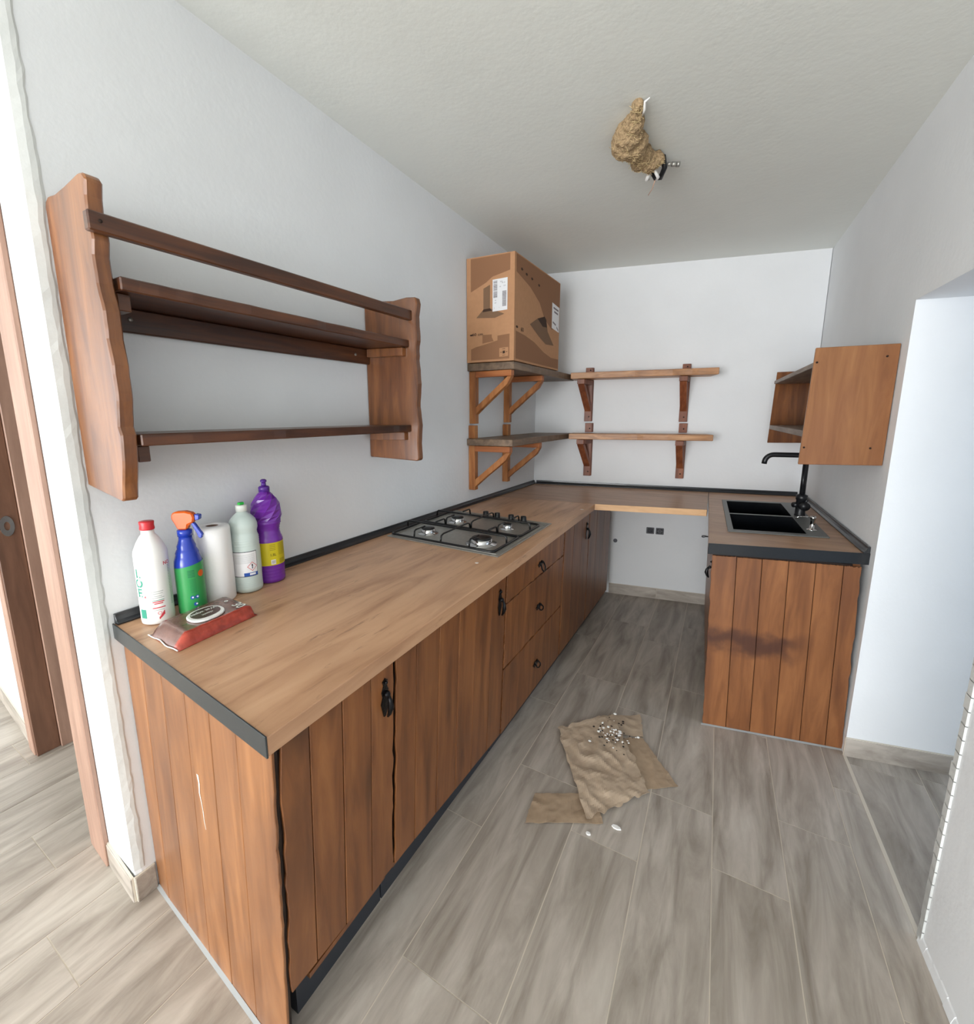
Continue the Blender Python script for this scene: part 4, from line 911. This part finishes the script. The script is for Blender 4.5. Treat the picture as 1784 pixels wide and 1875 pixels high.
# ---------------------------------------------------------------- bottles
AC = math.radians(-24)                     # direction from the bottles to the camera
def CYL(c, r, a, z): return (c[0] + r*math.cos(a), c[1] + r*math.sin(a), c[2] + z)
def cyl_patch(mb, c, r, a0, a1, z0, z1, mi=0, n=14, tilt=0.0):
    vs = []
    for i in range(n+1):
        a = a0 + (a1-a0)*i/n; vs += [CYL(c, r, a, z0 + tilt*i/n), CYL(c, r, a, z1 + tilt*i/n)]
    mb.add(vs, [(2*i, 2*i+2, 2*i+3, 2*i+1) for i in range(n)], mi, True)
def cyl_text(mb, c, r, a, z, txt, size, mi=0, rot=0.0, bold=0.0):
    add_text(mb, txt, size, lambda u, v: CYL(c, r, a + u/r, z + v), mi, rot, bold)
d2r = math.radians
# white bleach-type bottle with a red cap
c = (.082, -2.951, H); b = thing('cleaner_bottle', c, 'white bottle with a red cap and green and red print, leftmost on the counter', 'bottle')
MB().lathe([(.033, .0005), (.0395, .004), (.0405, .012), (.0405, .200), (.0390, .210), (.031, .230), (.021, .248), (.0160, .254), (.0155, .266)], c, 32).build('body', 'white_pl', b)
MB().lathe([(.0175, .2665), (.0182, .270), (.0170, .278), (.0182, .288), (.0170, .290)], c, 20).build('cap', 'red', b)
mb = MB(); r = .0409
for q, (tx0, z0_) in enumerate((('L', .150), ('O', .122), ('E', .095))): cyl_text(mb, c, r, AC - .98, z0_, tx0, .034, 0, 0, .0008)
cyl_patch(mb, c, r, AC - 1.12, AC - .68, .022, .048, 0)
cyl_text(mb, c, r, AC + .95, .172, 'NO', .014, 1, 0, .0003)
for k, (z, w, mi) in enumerate(((.096, .36, 3), (.090, .30, 2), (.083, .24, 2), (.078, .38, 3), (.071, .36, 0), (.066, .34, 1), (.061, .26, 1), (.049, .38, 1), (.043, .3, 3))):
    cyl_patch(mb, c, r, AC + .12 - w, AC + .12 + w, z, z + (.0028 if mi == 1 else .0015), mi)
for i in range(26): cyl_patch(mb, c, r, AC + .98, AC + 1.18, .05 + i*.0045, .0522 + i*.0045, 3, 3)
for i in range(6):
    a = AC + .06 + i*.06; cyl_patch(mb, c, r, a, a + .06, .017 + .0022*i, .0235 + .0022*i + .001*i, 1, 2)
cyl_text(mb, c, r, AC + .12, .034, 'O', .014, 4)
cyl_text(mb, c, r, AC - .62, .084, '4', .010, 1, 0, .0003)
mb.build('print', ['greenink', 'redink', 'greylines', 'greylines', 'pinkink'], b, recalc=False, stuff=True)
# blue and green spray bottle
c = (.108, -2.868, H); b = thing('spray_bottle', c, 'blue trigger spray bottle with green sleeve and orange head', 'bottle')
MB().lathe([(.030, .0005), (.0355, .004), (.0368, .012), (.0368, .148), (.0355, .160), (.0315, .172), (.0298, .178), (.0300, .184), (.0265, .192), (.0245, .196), (.0245, .204), (.021, .212), (.0180, .222), (.0170, .232)], c, 28).build('body', 'blue', b)
mb = MB(); n = 32; vs = []
for i in range(n):
    a = 2*PI*i/n; zt = .150 + .007*math.sin(a + .4); vs += [CYL(c, .0372, a, .006), CYL(c, .0372, a, zt)]
mb.add(vs, [(2*i, 2*((i+1) % n), 2*((i+1) % n)+1, 2*i+1) for i in range(n)], 0, True)
r = .0376
for i in range(5): cyl_patch(mb, c, r, AC - .18, AC + .30, .134 - i*.0045, .1362 - i*.0045, 1, 6)
for i in range(12): cyl_patch(mb, c, r, AC - .10, AC + .34, .108 - i*.0035, .1088 - i*.0035, 1, 6)
def disc(mb, c, r, a, z, rad, mi):
    mb.add([CYL(c, r, a + rad*math.cos(q)/r, z + rad*math.sin(q)) for q in [2*PI*i/14 for i in range(14)]], [tuple(range(14))], mi)
for (a, z) in ((-.02, .055), (.30, .055), (.16, .034)):
    disc(mb, c, r, AC + a, z, .0055, 2); disc(mb, c, r + .0003, AC + a + (.02 if z > .04 else .07), z + .0004, .0025, 3)
cyl_patch(mb, c, r, AC - .02, AC + .38, .010, .0185, 2, 6); disc(mb, c, r + .0002, AC + .48, .0175, .0055, 3)
disc(mb, c, r, AC + .80, .122, .010, 4)
mb.build('sleeve', ['green', 'greend', 'bluelab', 'white_pl', 'orange'], b, recalc=False, label='green printed sleeve')
hd = Vector((math.cos(d2r(38)), math.sin(d2r(38)), 0)); hp = Vector((-hd.y, hd.x, 0)); C0 = Vector(c)
def HD(u, z, w): return tuple(C0 + hd*u + hp*w + Vector((0, 0, z)))
MB().lathe([(.0195, .2325), (.0195, .250), (.016, .252)], c, 20).build('collar', 'blue', b)
m2 = MB(); m2.prism([(-.014, .252), (.012, .252), (.016, .266), (.030, .272), (.034, .286), (.030, .300), (.010, .306), (-.018, .305), (-.027, .298), (-.028, .284), (-.020, .268)], HD, -.012, .012); m2.build('spray_head', 'orange', b, bevel=.004, label='orange spray head')
m2 = MB(); m2.prism([(.0345, .278), (.046, .280), (.048, .294), (.0345, .297)], HD, -.0095, .0095); m2.prism([(.020, .2715), (.030, .2712), (.050, .236), (.046, .224), (.038, .226), (.034, .240)], HD, -.006, .006); m2.build('trigger', 'blue', b, bevel=.002)
# kitchen paper roll
c = (.085, -2.776, H); b = thing('paper_roll', c, 'wrapped white kitchen paper roll standing between the bottles', 'paper roll')
m2 = MB(); m2.lathe([(.0185, .0005), (.046, .0005), (.049, .006), (.049, .232), (.046, .240), (.0185, .2405)], c, 36, closed=True); m2.build('paper', 'tissue', b)
m2 = MB(); m2.lathe([(.0165, .001), (.018, .001), (.018, .239), (.0165, .239)], c, 24, closed=True); m2.build('core', 'core', b)
# pale grey bottle with hazard label
c = (.092, -2.680, H); b = thing('cleaner_bottle', c, 'pale grey ribbed bottle with a white hazard label and green tip', 'bottle')
pf = [(.036, .0005), (.0435, .004), (.0452, .014)]
z = .018
for i in range(7): pf += [(.0452, z), (.0443, z + .003), (.0452, z + .006)]; z += .0065
pf += [(.0452, .066), (.0452, .140), (.0445, .150)]
z = .154
for i in range(4): pf += [(.0445, z), (.0435, z + .003), (.0445, z + .006)]; z += .008
pf += [(.0405, .194), (.0400, .202), (.0430, .214), (.0430, .226), (.038, .242), (.026, .256), (.0165, .264), (.0155, .268)]
MB().lathe(pf, c, 32).build('body', 'greypl', b)
MB().lathe([(.0172, .2685), (.0172, .288), (.0150, .2895)], c, 20).build('cap', 'offwhite', b)
m2 = MB(); m2.box((c[0]-.006, c[1]-.010, H+.2898), (c[0]+.006, c[1]+.008, H+.298)); m2.build('flip_tip', 'limegreen', b, bevel=.002, label='bright green tip')
mb = MB(); r = .0456; a0, a1 = AC - 1.05, AC + .58
cyl_patch(mb, c, r, a0 - .03, a1 + .03, .058, .142, 1, 20); cyl_patch(mb, c, r + .0003, a0, a1, .060, .140, 0, 20)
cyl_patch(mb, c, r + .0006, AC - .35, a1, .060, .071, 2, 10); cyl_patch(mb, c, r + .0009, AC + .02, AC + .42, .0625, .069, 0, 6)
for i in range(8): cyl_patch(mb, c, r + .0006, a0 + .12, a1 - .15, .132 - i*.004, .1328 - i*.004, 3, 8)
ac, zc_ = AC + .22, .091
dq = ((0, -1), (1, 0), (0, 1), (-1, 0))
for k in range(4):
    p_, q_ = dq[k], dq[(k+1) % 4]; vs = []
    for i in range(7):
        t = i/6; x_, y_ = p_[0]*(1-t)+q_[0]*t, p_[1]*(1-t)+q_[1]*t
        vs += [CYL(c, r + .0009, ac + .0155*x_/r, zc_ + .0155*y_), CYL(c, r + .0009, ac + .0135*x_/r, zc_ + .0135*y_)]
    mb.add(vs, [(2*i, 2*i+2, 2*i+3, 2*i+1) for i in range(6)], 4)
cyl_text(mb, c, r + .0012, ac, zc_, '!', .020, 1, 0, .0008)
mb.build('label', ['paperw', 'inkd', 'bluelab', 'greylines', 'redink'], b, recalc=False, label='white label with an exclamation hazard diamond')
# purple bottle
c = (.080, -2.585, H); b = thing('cleaner_bottle', c, 'tall purple bottle with a yellow label, rightmost and behind the grey one', 'bottle')
pf = [(.038, .0005), (.0455, .004), (.0475, .012)]
z = .016
for i in range(4): pf += [(.0475, z), (.0462, z + .005), (.0475, z + .010)]; z += .011
pf += [(.0475, .064), (.0475, .148), (.0475, .154)]
z = .158
for i in range(7): k = 1 - .16*math.sin(PI*(i+.5)/7); pf += [(.0475*k, z), (.0465*k, z + .004)]; z += .0085
pf += [(.0455, .219)]
MB().lathe(pf, c, 32).build('body', 'purple', b)
m2 = MB(); m2.lathe([(.0455, .2192), (.0495, .234), (.0500, .256), (.0460, .276), (.037, .294), (.024, .310), (.0155, .318)], c, 10, 0, False, phase=.5); m2.build('shoulder', 'purple', b, label='faceted shoulder')
MB().lathe([(.0180, .3182), (.0180, .334), (.0150, .337), (.008, .338), (.0072, .350), (.0105, .352), (.0100, .358), (.005, .361)], c, 18).build('push_cap', 'purpled', b)
mb = MB(); r = .0479; n = 36; vs = []
for i in range(n): a = 2*PI*i/n; vs += [CYL(c, r, a, .066), CYL(c, r, a, .146)]
mb.add(vs, [(2*i, 2*((i+1) % n), 2*((i+1) % n)+1, 2*i+1) for i in range(n)], 0, True)
for i in range(12): cyl_patch(mb, c, r + .0004, AC + .45, AC + 1.15, .140 - i*.0036, .1409 - i*.0036, 1, 6)
for i in range(5): cyl_patch(mb, c, r + .0004, AC + .50, AC + 1.0, .084 - i*.0032, .0853 - i*.0032, 1, 6)
for i in range(4): cyl_patch(mb, c, r + .0004, AC - .15, AC + .25, .138 - i*.006, .1395 - i*.006, 1, 6)
cyl_text(mb, c, r + .0004, AC + .06, .103, '1.5L', .012, 1, 0, .0004); cyl_patch(mb, c, r + .0004, AC - .1, AC + .22, .070, .086, 2, 6)
for i in range(8): cyl_patch(mb, c, r + .0007, AC - .06 + i*.034, AC - .045 + i*.034, .072, .084, 3, 1)
mb.build('label', ['yellow', 'olive', 'white_pl', 'ink'], b, recalc=False, label='yellow printed label')

# ---------------------------------------------------------------- pack of wet wipes
wp_ = thing('wet_wipes_pack', (.23, -2.92, H), 'brown and red foil pack of wet wipes lying on the counter', 'wipes pack')
# axes: u along the pack (away from the near end), v across
A0 = Vector((.335, -3.008)); U = Vector((-.030, .222)); V = Vector((-.142, -.002))
A0 = Vector((.318, -2.995)); U = Vector((-.018, .197)); V = Vector((-.155, .004))
def WP(u, v, z): p = A0 + U*u + V*v; return (p.x, p.y, H + z)
nu, nv = 22, 12; mb = MB(); vs = []
def hgt(u, v):
    e = min(1, max(0, (u + .12)/.16)) * min(1, max(0, (1.04 - u)/.06))
    s_ = min(1, max(0, v/.07)) * min(1, max(0, (1 - v)/.07))
    return .002 + .030*(e**.8)*(s_**.45) + .0018*noise.noise(Vector((u*9, v*7, 0)))*e
for i in range(nu+1):
    for j in range(nv+1):
        u = -.12 + 1.16*i/nu; v = j/nv; k = .0 if u > .02 else 0
        vs.append(WP(u, v, hgt(u, v)))
top = [(i*(nv+1)+j, i*(nv+1)+j+1, (i+1)*(nv+1)+j+1, (i+1)*(nv+1)+j) for i in range(nu) for j in range(nv)]
mb.add(vs, top, 0, True); o_ = len(mb.v)
for i in range(nu+1):
    for j in range(nv+1): u = -.12 + 1.16*i/nu; v = j/nv; mb.v.append(WP(u, v, .0006))
for f in top: mb.f.append([o_ + q for q in reversed(f)]); mb.m.append(1); mb.sm.append(False)
for i in range(nu):
    for jj in (0, nv):
        a_, b_ = i*(nv+1)+jj, (i+1)*(nv+1)+jj; mb.f.append([a_, b_, o_+b_, o_+a_]); mb.m.append(1); mb.sm.append(True)
for ii in (0, nu):
    for j in range(nv): a_, b_ = ii*(nv+1)+j, ii*(nv+1)+j+1; mb.f.append([a_, b_, o_+b_, o_+a_]); mb.m.append(1); mb.sm.append(True)
for k, f in enumerate(mb.f):
    if k < len(top) and (k % nv) < 2: mb.m[k] = 1
mb.build('foil_pack', ['brownfoil', 'redfoil'], wp_)
m2 = MB(); pz = [WP(-.125 - .012*math.sin(j/10*PI*2), j/10, .0035 + .002*math.sin(j*1.3)) for j in range(11)]
m2.tube(pz, .0018, 6); m2.build('crimped_end', 'white_pl', wp_, label='pale crimped end')
def oval(cu, cv, ru, rv, n=28):
    out = []
    for i in range(n):
        a = 2*PI*i/n; ca, sa = math.cos(a), math.sin(a)
        out.append((cu + ru*(abs(ca)**.8)*(1 if ca > 0 else -1), cv + rv*(abs(sa)**.9)*(1 if sa > 0 else -1)))
    return out
m2 = MB(); m2.prism(oval(.46, .45, .245, .27), lambda u, v, w: WP(u, v, w), .0325, .0385); lid = m2.build('lid', 'white_pl', wp_, bevel=.0015, label='white oval lid')
m2 = MB(); m2.prism(oval(.465, .47, .20, .205), lambda u, v, w: WP(u, v, w), .0386, .0392); m2.build('lid_print', 'brownlid', lid)
m2 = MB()
add_text(m2, 'Wet wipes', .0165, lambda a, b_: WP(.465 - a/.197, .54 + b_/.155*-1, .0395), 0, 0, .0003)
add_text(m2, 'classic', .013, lambda a, b_: WP(.465 - a/.197, .40 - b_/.155, .0395), 0, 0, .0002)
m2.build('lid_text', 'offwhite', lid, recalc=False)
m2 = MB(); add_text(m2, '30', .040, lambda a, b_: WP(.90 + b_/.197*-1, .28 - a/.155*-1*-1, .0337), 0, 0, .0006)
add_text(m2, 'o', .022, lambda a, b_: WP(.86 - b_/.197, .66 - a/.155, .0337), 0, 0, .0006)
m2.build('count_print', 'offwhite', wp_, recalc=False, label='white printed number 30')

# ---------------------------------------------------------------- paper scraps on the floor
def sheet(name, quad, z0, amp, seed, mt, lab, rag=.008, nu=22, nv=22, group=None):
    (ax, ay), (bx_, by_), (cx_, cy_), (dx_, dy_) = quad; vs = []
    for i in range(nu+1):
        for j in range(nv+1):
            s_, t_ = i/nu, j/nv
            x = ax*(1-s_)*(1-t_) + bx_*s_*(1-t_) + cx_*s_*t_ + dx_*(1-s_)*t_; y = ay*(1-s_)*(1-t_) + by_*s_*(1-t_) + cy_*s_*t_ + dy_*(1-s_)*t_
            if i in (0, nu) or j in (0, nv):
                x += rag*noise.noise(Vector((s_*9, t_*9, seed))); y += rag*noise.noise(Vector((s_*9, t_*9, seed + 5)))
            nz = .8*noise.noise(Vector((x*7, y*7, seed))) + .9*(.5 - abs(noise.noise(Vector((x*13 + y*5, y*11 - x*4, seed))))*1.6) - .3 + .22*noise.noise(Vector((x*45, y*45, seed)))
            vs.append((x, y, z0 + max(0, amp*(nz + .55))))
    m2 = MB(); m2.add(vs, [(i*(nv+1)+j, (i+1)*(nv+1)+j, (i+1)*(nv+1)+j+1, i*(nv+1)+j+1) for i in range(nu) for j in range(nv)], 0, False)
    cx0 = sum(q[0] for q in quad)/4; cy0 = sum(q[1] for q in quad)/4
    o = m2.build(name, mt, None, 0, (cx0, cy0, 0), recalc=False)
    md = o.modifiers.new('thick', 'SOLIDIFY'); md.thickness = .0009; md.offset = 1
    tag(o, lab, 'paper', group); return o
PG = 'torn brown paper scraps on the floor'
sheet('paper_scrap', [(.915, -2.225), (1.16, -2.085), (1.10, -1.97), (.895, -2.085)], .0012, .006, 3, 'kraft2', 'flat strip of brown paper sticking out left under the large sheet', .006, group=PG)
sheet('paper_scrap', [(1.195, -1.90), (1.375, -1.765), (1.20, -1.555), (1.075, -1.62)], .0012, .005, 7, 'kraft2', 'brown paper scrap sticking out right of the large sheet', .012, group=PG)
sheet('paper_scrap', [(1.05, -1.60), (1.205, -1.545), (1.165, -1.390), (1.03, -1.47)], .0012, .006, 13, 'kraft', 'small brown paper scrap behind the large sheet', .006, group=PG)
sheet('paper_scrap', [(1.105, -2.105), (1.285, -1.865), (1.045, -1.465), (.850, -1.700)], .0115, .010, 17, 'kraft', 'large crumpled sheet of brown paper lying on top with crumbs on it', .022, 44, 44, group=PG)
random.seed(11)
def crumbs(name, mt, n, spread, lab, r0, r1, zz):
    m2 = MB()
    for i in range(n):
        x = random.gauss(1.085, spread); y = random.gauss(-1.625, spread*1.1); r = random.uniform(r0, r1)
        on = (0.86 < x < 1.24 and -1.9 < y < -1.48)
        m2.ball((x, y, (zz if on else 0) + r*.5), r, 5, 4, 0, (random.uniform(.7, 1.5), random.uniform(.7, 1.5), .5))
    o = m2.build(name, mt, None, 0, (1.085, -1.625, 0), stuff=True); tag(o, lab, 'debris'); return o
crumbs('plaster_crumbs', 'white_pl', 42, .038, 'white plaster crumbs scattered on the brown paper', .002, .0065, .028)
crumbs('dark_crumbs', 'seed', 48, .046, 'dark brown crumbs scattered on the brown paper', .002, .005, .028)
for (x, y, sx, sy, lab) in ((1.205, -2.075, .017, .009, 'larger white plaster flake at the front edge of the paper'), (1.125, -2.150, .009, .007, 'small white plaster flake on the tile in front of the paper')):
    m2 = MB(); m2.prism([(x + sx*q[0], y + sy*q[1]) for q in ((-1, -.2), (-.5, -.9), (.3, -1), (1, -.3), (.7, .6), (0, 1), (-.8, .7))], lambda u, v, w: (u, v, w), .0008, .006); tag(m2.build('plaster_flake', 'white_pl', None, .001, (x, y, 0)), lab, 'debris')

# ---------------------------------------------------------------- swallow nest and lamp outlet on the ceiling
zn = zc(1.0, -1.4)
def CEIL(x, y, d): return (x, y, zc(x, y) - d)
ns = thing('bird_nest', (1.0, -1.45, zn), 'mud and straw bird nest stuck to the ceiling', 'nest')
m2 = MB()
blobs = [(1.048, -1.640, .012, .022), (1.040, -1.600, .015, .026), (1.020, -1.560, .02, .040), (.992, -1.515, .03, .055), (.975, -1.475, .035, .058), (1.000, -1.450, .035, .056), (.995, -1.405, .03, .046),
         (1.015, -1.350, .03, .042), (.995, -1.310, .03, .038), (1.035, -1.300, .035, .040), (1.030, -1.265, .035, .032), (1.065, -1.290, .03, .030), (.965, -1.430, .03, .042)]
for (x, y, d, r) in blobs:
    p = CEIL(x, y, d); m2.ball(p, r, 14, 10)
no = m2.build('nest_mud', 'mud', ns, recalc=False)
rm = no.modifiers.new('r', 'REMESH'); rm.mode = 'VOXEL'; rm.voxel_size = .006
tx_ = bpy.data.textures.new('lumps', 'CLOUDS'); tx_.noise_scale = .018; dm = no.modifiers.new('d', 'DISPLACE'); dm.texture = tx_; dm.strength = .016; dm.mid_level = .5
random.seed(5); m2 = MB()
for i in range(280):
    x, y, d, r = random.choice(blobs); th = random.uniform(0, 2*PI); ph = random.uniform(.1, 1.4)
    q = Vector(CEIL(x, y, d)) + Vector((math.cos(th)*math.sin(ph), math.sin(th)*math.sin(ph), -math.cos(ph)))*(r*1.02)
    t = Vector((random.uniform(-1, 1), random.uniform(-1, 1), random.uniform(-.4, .4))).normalized()*random.uniform(.005, .012)
    m2.tube([q - t, q + Vector((0, 0, -.001)), q + t], .0009, 4, smooth=False)
m2.build('straw', 'straw', ns, recalc=False, stuff=True)
lo = thing('ceiling_outlet', CEIL(1.065, -1.21, 0), 'bare ceiling lamp outlet with black and white wires beside the nest', 'lamp outlet')
m2 = MB()
m2.tube([CEIL(1.080, -1.245, .0), CEIL(1.088, -1.235, .045), CEIL(1.066, -1.195, .062), CEIL(1.045, -1.185, .055), CEIL(1.030, -1.20, .03)], .011, 8); m2.build('black_sheath', 'matteblack', lo)
m2 = MB(); m2.tube([CEIL(1.05, -1.26, .055), CEIL(1.062, -1.225, .072), CEIL(1.048, -1.195, .072)], [.006, .007, .004], 8)
m2.tube([CEIL(1.025, -1.235, .055), CEIL(1.012, -1.215, .066), CEIL(1.018, -1.198, .06)], [.008, .008, .004], 8); m2.build('white_sheath', 'white_pl', lo)
m2 = MB(); m2.tube([CEIL(1.098, -1.228, .030), CEIL(1.112, -1.220, .030)], .008, 10); m2.tube([CEIL(1.114, -1.219, .030), CEIL(1.130, -1.210, .030)], .010, 10); m2.tube([CEIL(1.132, -1.209, .030), CEIL(1.142, -1.203, .030)], .011, 10)
m2.build('terminal_block', 'steel', lo)
m2 = MB(); m2.tube([CEIL(1.045, -1.20, .07), CEIL(1.03, -1.165, .085), CEIL(1.005, -1.12, .09)], .0016, 6); m2.build('bare_wire', 'copperw', lo)
m2 = MB(); m2.tube([CEIL(1.058, -1.600, .030), CEIL(1.072, -1.632, .028), CEIL(1.076, -1.652, .015), CEIL(1.094, -1.660, .012)], [.003, .005, .0045, .002], 6); m2.build('white_wire', 'white_pl', lo)

for o in S.objects:
    if '_w' in o: del o['_w']
